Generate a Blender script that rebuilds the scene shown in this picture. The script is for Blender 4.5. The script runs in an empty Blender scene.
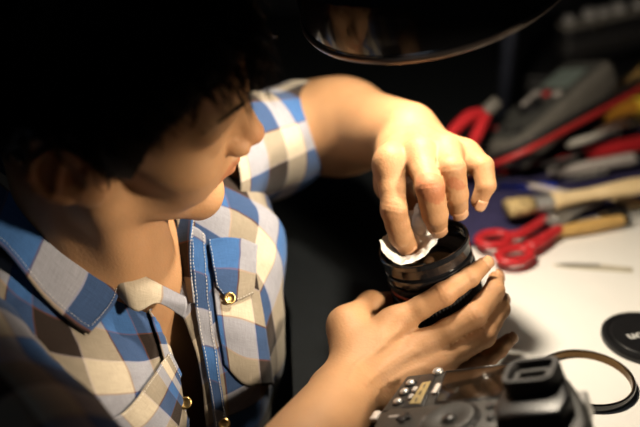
import bpy, bmesh, math, random
import numpy as np
from mathutils import Vector, Matrix
from mathutils.bvhtree import BVHTree

random.seed(7); rng = np.random.default_rng(7)
sc = bpy.context.scene
COL = sc.collection

# ------------------------------------------------------------------ camera
PITCH = math.radians(26.0); CAMZ = 0.47; FPX = 889.0
cd = bpy.data.cameras.new('camera'); cam = bpy.data.objects.new('camera', cd); COL.objects.link(cam)
cam.location = (0, 0, CAMZ); cam.rotation_euler = (math.pi/2 - PITCH, 0, 0)
cd.sensor_width = 36.0; cd.lens = 50.0; cd.clip_start = 0.02; cd.clip_end = 50
cd.dof.use_dof = True; cd.dof.focus_distance = 0.715; cd.dof.aperture_fstop = 2.4
sc.camera = cam

# ------------------------------------------------------------------ world, exposure, ambient
w = bpy.data.worlds.new('world'); sc.world = w; w.use_nodes = True
w.node_tree.nodes['Background'].inputs[0].default_value = (0.55, 0.62, 0.8, 1)
w.node_tree.nodes['Background'].inputs[1].default_value = 0.004
sc.view_settings.view_transform = 'Standard'; sc.view_settings.look = 'None'
sc.view_settings.gamma = 1.0; sc.view_settings.use_curve_mapping = False
sc.view_settings.exposure = 0.0
sc.cycles.max_bounces = 6; sc.cycles.use_denoising = True
LAMP_POWER = 8.5
def area_light(name, loc, target, size, power, colour):
    ld = bpy.data.lights.new(name, 'AREA'); ld.shape = 'DISK'; ld.size = size; ld.energy = power; ld.color = colour
    o = bpy.data.objects.new(name, ld); COL.objects.link(o); o.location = loc
    o.rotation_euler = (Vector(target) - Vector(loc)).to_track_quat('-Z', 'Y').to_euler()
    return o
sl = bpy.data.lights.new('neck_fill_spot', 'SPOT'); sl.energy = 27.0; sl.color = (1.0, 0.84, 0.64); sl.spot_size = math.radians(28); sl.spot_blend = 0.25; sl.shadow_soft_size = 0.03  # added warm fill from out of view, for neck, collar and finger fronts
slo = bpy.data.objects.new('neck_fill_spot', sl); COL.objects.link(slo); slo.location = (0.44, 0.36, 0.355)
az_, el_ = math.radians(148), math.radians(22)
slo.scale = (1.4, 1, 1)
slo.rotation_euler = Vector((math.cos(az_)*math.cos(el_), math.sin(az_)*math.cos(el_), -math.sin(el_))).to_track_quat('-Z', 'Y').to_euler()
area_light('overhead_fill', (-0.9, 0.1, 1.9), (-0.1, 0.6, 0.1), 0.5, 0.9, (0.75, 0.85, 1.0))  # added cool overhead fill for shoulder and camera body, no fitting behind it

# ------------------------------------------------------------------ geometry of the view: turns a pixel of the photograph into a point
Fv = np.array([0, math.cos(PITCH), -math.sin(PITCH)]); Uv = np.array([0, math.sin(PITCH), math.cos(PITCH)])
Rv = np.array([1.0, 0, 0]); Cv = np.array([0, 0, CAMZ])
def ray(x, y): return Fv + (x-320)/FPX*Rv - (y-213.5)/FPX*Uv
def P(x, y, t): return Cv + t*ray(x, y)                 # at a depth
def Z(x, y, z): r = ray(x, y); return Cv + r*((z-CAMZ)/r[2])   # at a height over the bench
def V(*a): return np.array(a, float)
def nrm(v): v = np.asarray(v, float); return v/np.linalg.norm(v)

# ------------------------------------------------------------------ materials
MATS = {}
def mat(name, col, rough=0.5, metal=0.0, noise=0.0, nscale=60.0, bump=0.0, bscale=200.0, spec=0.5, coat=0.0, trans=0.0, emit=None, col2=None, sss=0.0, ior=1.45, sheen=0.0, stretch=None):
    m = bpy.data.materials.new(name); m.use_nodes = True; nt = m.node_tree; b = nt.nodes['Principled BSDF']
    b.inputs['Roughness'].default_value = rough; b.inputs['Metallic'].default_value = metal
    b.inputs['Specular IOR Level'].default_value = spec; b.inputs['Coat Weight'].default_value = coat
    b.inputs['Transmission Weight'].default_value = trans; b.inputs['IOR'].default_value = ior
    b.inputs['Sheen Weight'].default_value = sheen
    if sss: b.inputs['Subsurface Weight'].default_value = sss; b.inputs['Subsurface Radius'].default_value = (0.008, 0.003, 0.0015); b.inputs['Subsurface Scale'].default_value = 0.6
    c = (*col, 1)
    tc = nt.nodes.new('ShaderNodeTexCoord'); src = tc.outputs['Object']
    if stretch:
        mp = nt.nodes.new('ShaderNodeMapping'); mp.inputs['Scale'].default_value = stretch; nt.links.new(src, mp.inputs[0]); src = mp.outputs[0]
    n = nt.nodes.new('ShaderNodeTexNoise'); n.inputs['Scale'].default_value = nscale; n.inputs['Detail'].default_value = 4; nt.links.new(src, n.inputs['Vector'])
    r = nt.nodes.new('ShaderNodeValToRGB'); c2 = (*col2, 1) if col2 else tuple(max(0, x*(1-noise)) for x in col)+(1,)
    r.color_ramp.elements[0].position = 0.3; r.color_ramp.elements[1].position = 0.7
    r.color_ramp.elements[0].color = c2; r.color_ramp.elements[1].color = c
    nt.links.new(n.outputs['Fac'], r.inputs[0]); nt.links.new(r.outputs[0], b.inputs['Base Color'])
    if bump:
        n2 = nt.nodes.new('ShaderNodeTexNoise'); n2.inputs['Scale'].default_value = bscale; n2.inputs['Detail'].default_value = 5; nt.links.new(src, n2.inputs['Vector'])
        bp = nt.nodes.new('ShaderNodeBump'); bp.inputs['Strength'].default_value = bump; bp.inputs['Distance'].default_value = 0.001
        nt.links.new(n2.outputs['Fac'], bp.inputs['Height']); nt.links.new(bp.outputs[0], b.inputs['Normal'])
    if emit:
        b.inputs['Emission Color'].default_value = (*emit[:3], 1); b.inputs['Emission Strength'].default_value = emit[3]
    MATS[name] = m; return m

def skin_mat():
    m = mat('skin', (0.36, 0.195, 0.094), 0.58, noise=0.10, nscale=45, bump=0.35, bscale=420, spec=0.3, sss=0.12)
    nt = m.node_tree; b = nt.nodes['Principled BSDF']
    at = nt.nodes.new('ShaderNodeAttribute'); at.attribute_name = 'tone'
    mx = nt.nodes.new('ShaderNodeMix'); mx.data_type = 'RGBA'; mx.blend_type = 'MULTIPLY'; mx.inputs[0].default_value = 1.0
    src = b.inputs['Base Color'].links[0].from_socket
    nt.links.new(src, mx.inputs[6]); nt.links.new(at.outputs['Color'], mx.inputs[7]); nt.links.new(mx.outputs[2], b.inputs['Base Color'])
    return m

def plaid_mat():
    m = bpy.data.materials.new('plaid_cotton'); m.use_nodes = True; nt = m.node_tree; N = nt.nodes; L = nt.links; b = N['Principled BSDF']
    b.inputs['Roughness'].default_value = 0.85; b.inputs['Specular IOR Level'].default_value = 0.15; b.inputs['Sheen Weight'].default_value = 0.08
    uv = N.new('ShaderNodeUVMap'); uv.uv_map = 'uv'
    sep = N.new('ShaderNodeSeparateXYZ'); L.new(uv.outputs[0], sep.inputs[0])
    cols = [(0.42, 0.36, 0.27, 1), (0.036, 0.10, 0.25, 1), (0.020, 0.013, 0.010, 1)]
    def stripes(sock):
        d = N.new('ShaderNodeMath'); d.operation = 'DIVIDE'; d.inputs[1].default_value = 3.0; L.new(sock, d.inputs[0])
        f = N.new('ShaderNodeMath'); f.operation = 'FRACT'; L.new(d.outputs[0], f.inputs[0])
        r = N.new('ShaderNodeValToRGB'); cr = r.color_ramp; cr.interpolation = 'CONSTANT'
        stops = [(0.0, cols[0]), (0.318, (0.11, 0.05, 0.05, 1)), (0.333, cols[1]), (0.652, (0.12, 0.05, 0.045, 1)), (0.667, cols[2]), (0.985, (0.35, 0.3, 0.3, 1))]
        cr.elements[0].position = 0; cr.elements[0].color = stops[0][1]; cr.elements[1].position = stops[1][0]; cr.elements[1].color = stops[1][1]
        for p_, c_ in stops[2:]:
            e = cr.elements.new(p_); e.color = c_
        L.new(f.outputs[0], r.inputs[0]); return r.outputs[0]
    a = stripes(sep.outputs[0]); c = stripes(sep.outputs[1])
    mx = N.new('ShaderNodeMix'); mx.data_type = 'RGBA'; mx.inputs[0].default_value = 0.5; L.new(a, mx.inputs[6]); L.new(c, mx.inputs[7])
    # thread slubs and weave
    mp = N.new('ShaderNodeMapping'); mp.inputs['Scale'].default_value = (3, 60, 1); L.new(uv.outputs[0], mp.inputs[0])
    n1 = N.new('ShaderNodeTexNoise'); n1.inputs['Scale'].default_value = 1.0; n1.inputs['Detail'].default_value = 4; L.new(mp.outputs[0], n1.inputs['Vector'])
    mp2 = N.new('ShaderNodeMapping'); mp2.inputs['Scale'].default_value = (60, 3, 1); L.new(uv.outputs[0], mp2.inputs[0])
    n2 = N.new('ShaderNodeTexNoise'); n2.inputs['Scale'].default_value = 1.0; n2.inputs['Detail'].default_value = 4; L.new(mp2.outputs[0], n2.inputs['Vector'])
    ad = N.new('ShaderNodeMath'); ad.operation = 'ADD'; L.new(n1.outputs[0], ad.inputs[0]); L.new(n2.outputs[0], ad.inputs[1])
    mr = N.new('ShaderNodeMapRange'); mr.inputs[1].default_value = 0.6; mr.inputs[2].default_value = 1.4; mr.inputs[3].default_value = 0.75; mr.inputs[4].default_value = 1.25; L.new(ad.outputs[0], mr.inputs[0])
    vm = N.new('ShaderNodeVectorMath'); vm.operation = 'SCALE'; L.new(mx.outputs[2], vm.inputs[0]); L.new(mr.outputs[0], vm.inputs['Scale'])
    L.new(vm.outputs[0], b.inputs['Base Color'])
    bp = N.new('ShaderNodeBump'); bp.inputs['Strength'].default_value = 0.25; bp.inputs['Distance'].default_value = 0.0008; L.new(ad.outputs[0], bp.inputs['Height']); L.new(bp.outputs[0], b.inputs['Normal'])
    MATS['plaid'] = m; return m

SKIN = skin_mat(); PLAID = plaid_mat()
M_HAIR = mat('black_hair', (0.005, 0.0034, 0.0024), 0.6, noise=0.4, nscale=30, spec=0.12)
M_NAIL = mat('nail', (0.44, 0.24, 0.13), 0.36, noise=0.05)
M_EYE = mat('eye_white', (0.7, 0.66, 0.6), 0.15, noise=0.1)
M_IRIS = mat('iris_brown', (0.05, 0.025, 0.012), 0.1, noise=0.3)
M_THREAD = mat('cream_thread', (0.75, 0.72, 0.66), 0.8, noise=0.2)
M_BRASS = mat('brass', (0.62, 0.42, 0.16), 0.3, 1.0, noise=0.3)
M_FLOOR = mat('floor_dark', (0.045, 0.045, 0.048), 0.6, noise=0.4, nscale=9)
M_WALL = mat('wall_dark', (0.05, 0.05, 0.055), 0.9, noise=0.2, nscale=6)
M_BENCH = mat('bench_laminate', (0.0065, 0.0085, 0.0100), 0.8, noise=0.25, nscale=90, spec=0.25)
M_BENCHEDGE = mat('bench_edge', (0.03, 0.03, 0.032), 0.5, noise=0.2)
M_STEEL = mat('steel', (0.58, 0.57, 0.55), 0.32, 0.75, noise=0.15, nscale=150)
M_DIAL = mat('satin_silver', (0.40, 0.39, 0.38), .35, .4, noise=.1)
M_CHROME = mat('chrome', (0.8, 0.8, 0.8), 0.12, 1.0, noise=0.05)
M_PAPER = mat('white_board', (0.86, 0.84, 0.79), 0.65, noise=0.03, nscale=25, bump=0.05, bscale=150, spec=0.25)
M_NAVY = mat('navy_cloth', (0.050, 0.045, 0.115), 0.9, noise=0.35, nscale=120, bump=0.3, bscale=600, spec=0.1)
M_BLACKPLASTIC = mat('black_plastic', (0.012, 0.012, 0.013), 0.35, noise=0.3, nscale=120, bump=0.08, bscale=900)
M_GLOSSBLACK = mat('gloss_black', (0.008, 0.008, 0.009), 0.16, noise=0.2, spec=0.6, coat=0.4)
M_RUBBER = mat('black_rubber', (0.014, 0.013, 0.013), 0.62, noise=0.3, nscale=200)
M_CAMBODY = mat('camera_shell', (0.022, 0.020, 0.017), 0.48, noise=0.25, nscale=300, bump=0.25, bscale=1500)
M_RED = mat('red_vinyl', (0.50, 0.022, 0.028), 0.38, noise=0.15, nscale=60)
M_REDDK = mat('test_cable', (0.34, 0.02, 0.02), 0.45, noise=0.2)
M_WOOD = mat('pale_wood', (0.82, 0.64, 0.38), 0.5, col2=(0.68, 0.50, 0.26), nscale=30, bump=0.1)
M_WOOD2 = mat('tan_wood', (0.70, 0.45, 0.16), 0.5, col2=(0.54, 0.32, 0.10), nscale=30)
M_BRISTLE = mat('tan_bristle', (0.60, 0.44, 0.20), 0.7, noise=0.5, nscale=200)
M_BLUE = mat('blue_plastic', (0.02, 0.045, 0.42), 0.3, noise=0.15)
M_GREYP = mat('grey_plastic', (0.42, 0.38, 0.35), 0.4, noise=0.1)
M_PALEP = mat('pale_plastic', (0.62, 0.55, 0.50), 0.4, noise=0.1)
M_WHITEP = mat('white_plastic', (0.80, 0.76, 0.68), 0.35, noise=0.06)
M_AMBER = mat('amber_acetate', (0.62, 0.27, 0.03), 0.2, noise=0.2, coat=0.4, trans=0.15)
M_YELLOW = mat('yellow_acetate', (0.85, 0.6, 0.05), 0.15, noise=0.1, coat=0.5)
M_METER = mat('meter_grey', (0.12, 0.11, 0.095), 0.6, noise=0.2)
M_METERFACE = mat('meter_face', (0.055, 0.055, 0.050), 0.6, noise=0.2)
M_LCD = mat('meter_display', (0.16, 0.20, 0.18), 0.3, noise=0.1)
M_SCREEN = mat('camera_screen', (0.016, 0.010, 0.006), 0.12, noise=0.3, spec=0.35, coat=0.0)
M_STATUS = mat('status_display', (0.34, 0.26, 0.12), 0.25, noise=0.15, coat=0.3)
M_CLOTH = mat('white_tissue', (0.86, 0.85, 0.82), 0.9, noise=0.05, bump=0.3, bscale=500, spec=0.1)
M_GLASS = mat('coated_glass', (0.010, 0.008, 0.004), 0.03, noise=0.2, spec=0.9, coat=1.0)
M_BROWNRIM = mat('bronze_anodised', (0.13, 0.075, 0.030), 0.28, 0.85, noise=0.2)
M_REDRING = mat('red_ring_paint', (0.35, 0.06, 0.02), 0.35, noise=0.1)
M_WHITEPRINT = mat('white_print', (0.75, 0.75, 0.72), 0.5, noise=0.05)
M_DIFFUSER = mat('lamp_diffuser', (0.9, 0.9, 0.88), 0.4, noise=0.02)
M_LIP = mat('lip', (0.5, 0.22, 0.17), 0.4, noise=0.1)

# ------------------------------------------------------------------ mesh helpers
WL = {}
def _loc(o): return WL.get(o.name, np.zeros(3))
def empty(name, loc):
    o = bpy.data.objects.new(name, None); COL.objects.link(o); o.location = loc; o.empty_display_size = 0.02
    WL[o.name] = np.array(loc, float); return o
def obj(name, mesh, m, parent=None, smooth=True, uv=None, tone=None, sharp=None):
    """links (verts, faces) given in world space as ONE mesh object"""
    v, f = mesh; v = np.asarray(v, float)
    if parent is not None: org = _loc(parent)
    else: org = np.array([v[:, 0].mean(), v[:, 1].mean(), v[:, 2].min()])
    me = bpy.data.meshes.new(name)
    if isinstance(f, np.ndarray):
        k = f.shape[1]; me.vertices.add(len(v)); me.vertices.foreach_set('co', (v-org).ravel())
        me.loops.add(f.size); me.loops.foreach_set('vertex_index', f.ravel().astype(np.int32))
        me.polygons.add(len(f)); me.polygons.foreach_set('loop_start', np.arange(0, f.size, k, dtype=np.int32)); me.update(calc_edges=True); me.validate()
    else:
        me.from_pydata((v-org).tolist(), [], [list(map(int, q)) for q in f]); me.update()
    me.polygons.foreach_set('use_smooth', [smooth]*len(me.polygons))
    if uv is not None:
        lay = me.uv_layers.new(name='uv'); li = np.zeros(len(me.loops), dtype=np.int32); me.loops.foreach_get('vertex_index', li)
        lay.data.foreach_set('uv', np.asarray(uv, float)[li].ravel())
    if tone is not None:
        a = me.color_attributes.new('tone', 'FLOAT_COLOR', 'POINT'); a.data.foreach_set('color', np.c_[tone, np.ones(len(v))].ravel())
    if isinstance(m, (list, tuple)):
        for q in m: me.materials.append(q)
    else: me.materials.append(m)
    if sharp and smooth:
        me.set_sharp_from_angle(angle=math.radians(sharp))
    o = bpy.data.objects.new(name, me); COL.objects.link(o)
    if parent is not None: o.parent = parent; WL[o.name] = org
    else: o.location = org; WL[o.name] = org
    return o
def tag(o, label=None, cat=None, group=None, kind=None):
    if label: o['label'] = label
    if cat: o['category'] = cat
    if group: o['group'] = group
    if kind: o['kind'] = kind
    return o
def join(*ms):
    vs, fs, n = [], [], 0
    for v, f in ms:
        v = np.asarray(v, float); vs.append(v); fs += [[int(i)+n for i in q] for q in f]; n += len(v)
    return np.concatenate(vs), fs
def frame(zaxis, xhint=(1, 0, 0)):
    z = nrm(zaxis); x = np.asarray(xhint, float); x = x - (x@z)*z
    if np.linalg.norm(x) < 1e-6: x = np.array([0, 1, 0.]) - z[1]*z
    x = nrm(x); return np.stack([x, np.cross(z, x), z], 1)
def xf(mesh, R=None, o=(0, 0, 0)):
    v = np.asarray(mesh[0], float)
    if R is not None: v = v @ R.T
    return v + np.asarray(o, float), mesh[1]
def lathe(prof, n=48, closed=False, cap=True):
    """prof: [(r, z)...] revolved about z"""
    prof = list(prof); m = len(prof); an = np.arange(n)*2*math.pi/n
    v = np.array([[r*math.cos(a), r*math.sin(a), z] for (r, z) in prof for a in an]); f = []
    for i in range(m-1 if not closed else m):
        j = (i+1) % m
        for k in range(n):
            k2 = (k+1) % n; f.append([i*n+k, i*n+k2, j*n+k2, j*n+k])
    if not closed and cap:
        if prof[0][0] > 1e-6: f.append([k for k in range(n)][::-1])
        if prof[-1][0] > 1e-6: f.append([(m-1)*n+k for k in range(n)])
    return v, f
def spline(pts, n):
    p = np.asarray(pts, float); m = len(p); t = np.linspace(0, m-1, n); i = np.clip(t.astype(int), 0, m-2); u = (t-i)[:, None]
    p0 = p[np.maximum(i-1, 0)]; p1 = p[i]; p2 = p[i+1]; p3 = p[np.minimum(i+2, m-1)]
    p0 = np.where((i == 0)[:, None], 2*p1-p2, p0); p3 = np.where((i == m-2)[:, None], 2*p2-p1, p3)
    return 0.5*(2*p1+(p2-p0)*u+(2*p0-5*p1+4*p2-p3)*u*u+(3*p1-p0-3*p2+p3)*u**3)
def tube(pts, rad, n=10, cap=True, flat=(1, 1), up=None):
    p = np.asarray(pts, float); m = len(p); rad = np.broadcast_to(np.asarray(rad, float), (m,))
    T = np.gradient(p, axis=0); T /= np.linalg.norm(T, axis=1)[:, None]+1e-12
    a = np.array(up, float) if up is not None else (V(0, 0, 1) if abs(T[0, 2]) < .9 else V(1, 0, 0))
    v = []; f = []
    for i in range(m):
        a = a - (a@T[i])*T[i]; a = nrm(a); b = np.cross(T[i], a)
        for k in range(n):
            q = 2*math.pi*k/n; v.append(p[i]+rad[i]*(flat[0]*math.cos(q)*b+flat[1]*math.sin(q)*a))
    for i in range(m-1):
        for k in range(n):
            k2 = (k+1) % n; f.append([i*n+k, i*n+k2, (i+1)*n+k2, (i+1)*n+k])
    if cap: f.append(list(range(n))[::-1]); f.append([(m-1)*n+k for k in range(n)])
    return np.array(v), f
def rbox(sx, sy, sz, bev=0.002, seg=2):
    bm = bmesh.new(); bmesh.ops.create_cube(bm, size=1.0)
    for q in bm.verts: q.co = Vector((q.co.x*sx, q.co.y*sy, q.co.z*sz))
    if bev > 0: bmesh.ops.bevel(bm, geom=list(bm.edges), offset=min(bev, .49*min(sx, sy, sz)), segments=seg, profile=0.5, affect='EDGES')
    return bmout(bm)
def bmout(bm):
    bm.verts.ensure_lookup_table(); bm.verts.index_update()
    v = np.array([q.co[:] for q in bm.verts]); f = [[q.index for q in p.verts] for p in bm.faces]; bm.free(); return v, f
def prism(poly, h, bev=0.0, seg=2):
    """polygon in xy (ccw), extruded to z 0..h, edges rounded"""
    bm = bmesh.new(); vs = [bm.verts.new((x, y, 0)) for x, y in poly]; fc = bm.faces.new(vs)
    r = bmesh.ops.extrude_face_region(bm, geom=[fc]); bmesh.ops.translate(bm, vec=(0, 0, h), verts=[g for g in r['geom'] if isinstance(g, bmesh.types.BMVert)])
    bmesh.ops.recalc_face_normals(bm, faces=bm.faces)
    if bev > 0:
        es = [e for e in bm.edges if len(e.link_faces) == 2 and abs(e.verts[0].co.z-e.verts[1].co.z) < 1e-9]
        bmesh.ops.bevel(bm, geom=es, offset=bev, segments=seg, profile=0.5, affect='EDGES')
    return bmout(bm)
def rrect(w_, h_, r, n=5):
    o = []
    for cx, cy, a0 in ((w_/2-r, h_/2-r, 0), (-w_/2+r, h_/2-r, 90), (-w_/2+r, -h_/2+r, 180), (w_/2-r, -h_/2+r, 270)):
        for k in range(n+1):
            a = math.radians(a0+90*k/n); o.append((cx+r*math.cos(a), cy+r*math.sin(a)))
    return o
def net(ctrl, nu, nv):
    """bicubic surface through a grid of control points -> points [nv, nu, 3]"""
    c = np.asarray(ctrl, float); rows = np.stack([spline(r, nu) for r in c]); return np.stack([spline(rows[:, j], nv) for j in range(nu)], 1)
def gridmesh(G, thick=0.0):
    nv, nu, _ = G.shape; idx = np.arange(nv*nu).reshape(nv, nu)
    q = np.stack([idx[:-1, :-1], idx[:-1, 1:], idx[1:, 1:], idx[1:, :-1]], -1).reshape(-1, 4)
    v = G.reshape(-1, 3)
    if thick:
        nn = gridnormal(G).reshape(-1, 3); v2 = v - nn*thick; n = len(v)
        b = np.concatenate([idx[0], idx[1:, -1], idx[-1, -2::-1], idx[-2:0:-1, 0]]); b2 = np.roll(b, -1)
        q = np.concatenate([q, q[:, ::-1]+n, np.stack([b2, b, b+n, b2+n], -1)]); v = np.concatenate([v, v2])
    return v, q
def gridnormal(G):
    du = np.gradient(G, axis=1); dv = np.gradient(G, axis=0); n = np.cross(du, dv); return n/(np.linalg.norm(n, axis=2, keepdims=True)+1e-12)
CELL = 0.031
def griduv(G, u0=0.0, v0=0.0, swap=False, cell=CELL):
    du = np.linalg.norm(np.diff(G, axis=1), axis=2).mean(0); dv = np.linalg.norm(np.diff(G, axis=0), axis=2).mean(1)
    u = np.r_[0, np.cumsum(du)]/cell+u0; v = np.r_[0, np.cumsum(dv)]/cell+v0
    U_, V_ = np.meshgrid(u, v); return np.stack([V_, U_] if swap else [U_, V_], -1).reshape(-1, 2)
def cloth(name, G, parent, thick=0.0012, m=PLAID, **k):
    uv = griduv(G, **k); me = gridmesh(G, thick); uv = np.concatenate([uv, uv]) if thick else uv
    return obj(name, me, m, parent, uv=uv)

# ------------------------------------------------------------------ signed-distance body -> one continuous skin
class Cone:
    def __init__(s, a, b, ra, rb, k=0.01, sub=False):
        s.a, s.b, s.ra, s.rb, s.k, s.sub = np.asarray(a, float), np.asarray(b, float), ra, rb, k, sub
        s.c = (s.a+s.b)/2; s.R = np.linalg.norm(s.b-s.a)/2+max(ra, rb)
    def d(s, p):
        ab = s.b-s.a; t = np.clip(((p-s.a)@ab)/(ab@ab+1e-12), 0, 1)
        return np.linalg.norm(p-(s.a+t[..., None]*ab), axis=-1)-(s.ra+t*(s.rb-s.ra))
class Ell:
    def __init__(s, c, r, A=None, k=0.01, sub=False):
        s.c, s.r, s.A, s.k, s.sub = np.asarray(c, float), np.asarray(r, float), A, k, sub; s.R = max(r)
    def d(s, p):
        q = p-s.c
        if s.A is not None: q = q@s.A
        k0 = np.linalg.norm(q/s.r, axis=-1); k1 = np.linalg.norm(q/s.r**2, axis=-1)
        return np.maximum(np.where(k0 < 1e-4, -min(s.r), k0*(k0-1)/(k1+1e-9)), np.linalg.norm(q, axis=-1)-s.R)
def smin(a, b, k):
    h = np.maximum(k-np.abs(a-b), 0)/k; w_ = np.clip((0.05-np.maximum(np.abs(a), np.abs(b)))/0.02, 0, 1); return np.minimum(a, b)-h*h*k*0.25*w_
def chain_eval(prims, pts, cen, brad, D):
    for q in prims:
        idx = np.nonzero(np.linalg.norm(cen-q.c, axis=1) < q.R+brad+0.055)[0]
        if not len(idx): continue
        dd = q.d(pts[idx])
        D[idx] = -smin(-D[idx], dd, q.k) if q.sub else smin(D[idx], dd, q.k)
    return D
def field(base, fingers, pts, cen, brad):
    D = chain_eval(base, pts, cen, brad, np.full(pts.shape[:2], 1.0)); R = D.copy()
    for kf, prims in fingers:
        T = chain_eval(prims, pts, cen, brad, np.full(pts.shape[:2], 1.0))
        idx = np.nonzero((T < 0.9).any(1))[0]
        R[idx] = np.minimum(R[idx], smin(D[idx], T[idx], kf))
    return R
def surface(base, fingers, h):
    allp = base+[q for _, g in fingers for q in g]; allp = [q for q in allp if not q.sub]
    lo = np.min([q.c-q.R for q in allp], 0)-2*h; hi = np.max([q.c+q.R for q in allp], 0)+2*h
    B = 8; bs = B*h; nb = np.ceil((hi-lo)/bs).astype(int)
    I = np.stack(np.meshgrid(*[np.arange(n) for n in nb], indexing='ij'), -1).reshape(-1, 3)
    cen = lo+(I+.5)*bs
    D0 = field(base, fingers, cen[:, None, :], cen, 1.0 if len(cen) < 2000 else bs*1.0)[:, 0]
    keep = np.abs(D0) < bs*0.87*1.8+0.004; I = I[keep]; cen = cen[keep]
    g = np.stack(np.meshgrid(*[np.arange(B+1)]*3, indexing='ij'), -1).reshape(-1, 3)
    nB = len(I); S = np.empty((nB, (B+1)**3))
    for s in range(0, nB, 1500):
        pts = lo+(I[s:s+1500, None, :]*B+g[None])*h
        S[s:s+1500] = field(base, fingers, pts, cen[s:s+1500], bs*0.87)
    S = S.reshape(nB, B+1, B+1, B+1); NN = (nb*B+4).astype(np.int64)
    key = lambda c: (c[..., 0]*NN[1]+c[..., 1])*NN[2]+c[..., 2]
    off = [(i, j, k) for i in (0, 1) for j in (0, 1) for k in (0, 1)]
    corn = np.stack([S[:, i:B+i, j:B+j, k:B+k] for i, j, k in off], -1)
    mix = (corn < 0).any(-1) & (corn >= 0).any(-1); bi = np.argwhere(mix); cv = corn[mix]
    gc = I[bi[:, 0]].astype(np.int64)*B+bi[:, 1:]
    acc = np.zeros((len(gc), 3)); cnt = np.zeros(len(gc))
    for a in range(8):
        for b in range(a+1, 8):
            if sum(x != y for x, y in zip(off[a], off[b])) != 1: continue
            va, vb = cv[:, a], cv[:, b]; m = (va < 0) != (vb < 0); t = np.where(m, va/(va-vb+1e-18), 0)
            pa = np.array(off[a], float); pb = np.array(off[b], float)
            acc += np.where(m[:, None], pa+t[:, None]*(pb-pa), 0); cnt += m
    verts = lo+(gc+acc/cnt[:, None])*h; kk = key(gc); order = np.argsort(kk); ks = kk[order]
    def find(c):
        q = key(c); p_ = np.clip(np.searchsorted(ks, q), 0, len(ks)-1); return np.where(ks[p_] == q, order[p_], -1)
    quads = []
    for ax in range(3):
        o = [0, 0, 0]; o[ax] = 1; s0 = S[:, :B, :B, :B]; s1 = S[:, o[0]:B+o[0], o[1]:B+o[1], o[2]:B+o[2]]
        m = (s0 < 0) != (s1 < 0); e = np.argwhere(m); c = I[e[:, 0]].astype(np.int64)*B+e[:, 1:]; flip = (s0[m] >= 0)
        b_, c_ = (ax+1) % 3, (ax+2) % 3; db = np.zeros(3, np.int64); db[b_] = 1; dc = np.zeros(3, np.int64); dc[c_] = 1
        q = np.stack([find(c-db-dc), find(c-dc), find(c), find(c-db)], 1); ok = (q >= 0).all(1); q = q[ok]; fl = flip[ok]
        q[fl] = q[fl][:, ::-1]; quads.append(q)
    return verts, np.concatenate(quads)

# ================================================================== SETTING
def wall(name, mn, mx, m):
    s = np.array(mx)-np.array(mn); o = obj(name, xf(rbox(*s, bev=0), None, (np.array(mx)+np.array(mn))/2), m, smooth=False); tag(o, kind='structure'); return o
wall('floor', (-2.2, -1.2, -0.80), (2.6, 3.2, -0.76), M_FLOOR)
wall('wall_back', (-2.2, 3.2, -0.80), (2.6, 3.26, 2.2), M_WALL)
wall('wall_left', (-2.26, -1.2, -0.80), (-2.2, 3.2, 2.2), M_WALL)
wall('wall_right', (2.6, -1.2, -0.80), (2.66, 3.2, 2.2), M_WALL)

# workbench
wb = empty('workbench', (0.7, 0.95, -0.76)); tag(wb, 'dark grey workbench carrying the white board, the tools and the lens', 'table')
obj('bench_top', xf(prism([(-.012, .10), (1.57, .10), (1.57, 2.0), (-.28, 2.0), (-.115, 1.10), (-.030, .745), (-.024, .62)], .035, .003), None, (0, 0, -.035)), M_BENCH, wb, sharp=40)
for x in (0.06, 1.48):
    for y in (0.18, 1.92): obj('leg', xf(rbox(0.05, 0.05, 0.725, 0.004), None, (x, y, -0.3975)), M_BENCHEDGE, wb, sharp=40)
obj('apron', xf(rbox(1.38, 0.025, 0.08, 0.003), None, (0.77, 1.92, -0.075)), M_BENCHEDGE, wb, sharp=40)

# white board under the hands, navy cloth under the tools
bd = [(0.135, 0.515), (0.95, 0.545), (0.95, 1.22), (0.378, 0.985), (0.158, 0.875)]
tag(obj('white_board', xf(prism(bd, 0.003, 0.001), None, (0, 0, 0.0)), M_PAPER, sharp=40), 'bright white work board lying on the bench under lens cap and filter', 'board')
def mat_edge():
    base = [(0.10, 0.855), (0.13, 0.858), (0.165, 0.868), (0.26, 0.905), (0.378, 0.958), (0.56, 1.03), (0.80, 1.13)]
    lo = spline(np.array([(x, y, 0.0045) for x, y in base]), 60); hi = lo.copy(); hi[:, 1] = np.linspace(1.06, 1.72, 60); hi[:, 0] = np.linspace(0.17, 0.98, 60)
    G = np.stack([lo+(hi-lo)*t for t in np.linspace(0, 1, 40)])
    G[..., 2] += 0.0012*np.sin(G[..., 0]*70+G[..., 1]*20)*np.sin(G[..., 1]*55)+0.0012
    return G
tag(obj('tool_mat', gridmesh(mat_edge()[::-1], 0.0015), M_NAVY), 'dark navy cloth mat spread under the heap of tools', 'mat')

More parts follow.
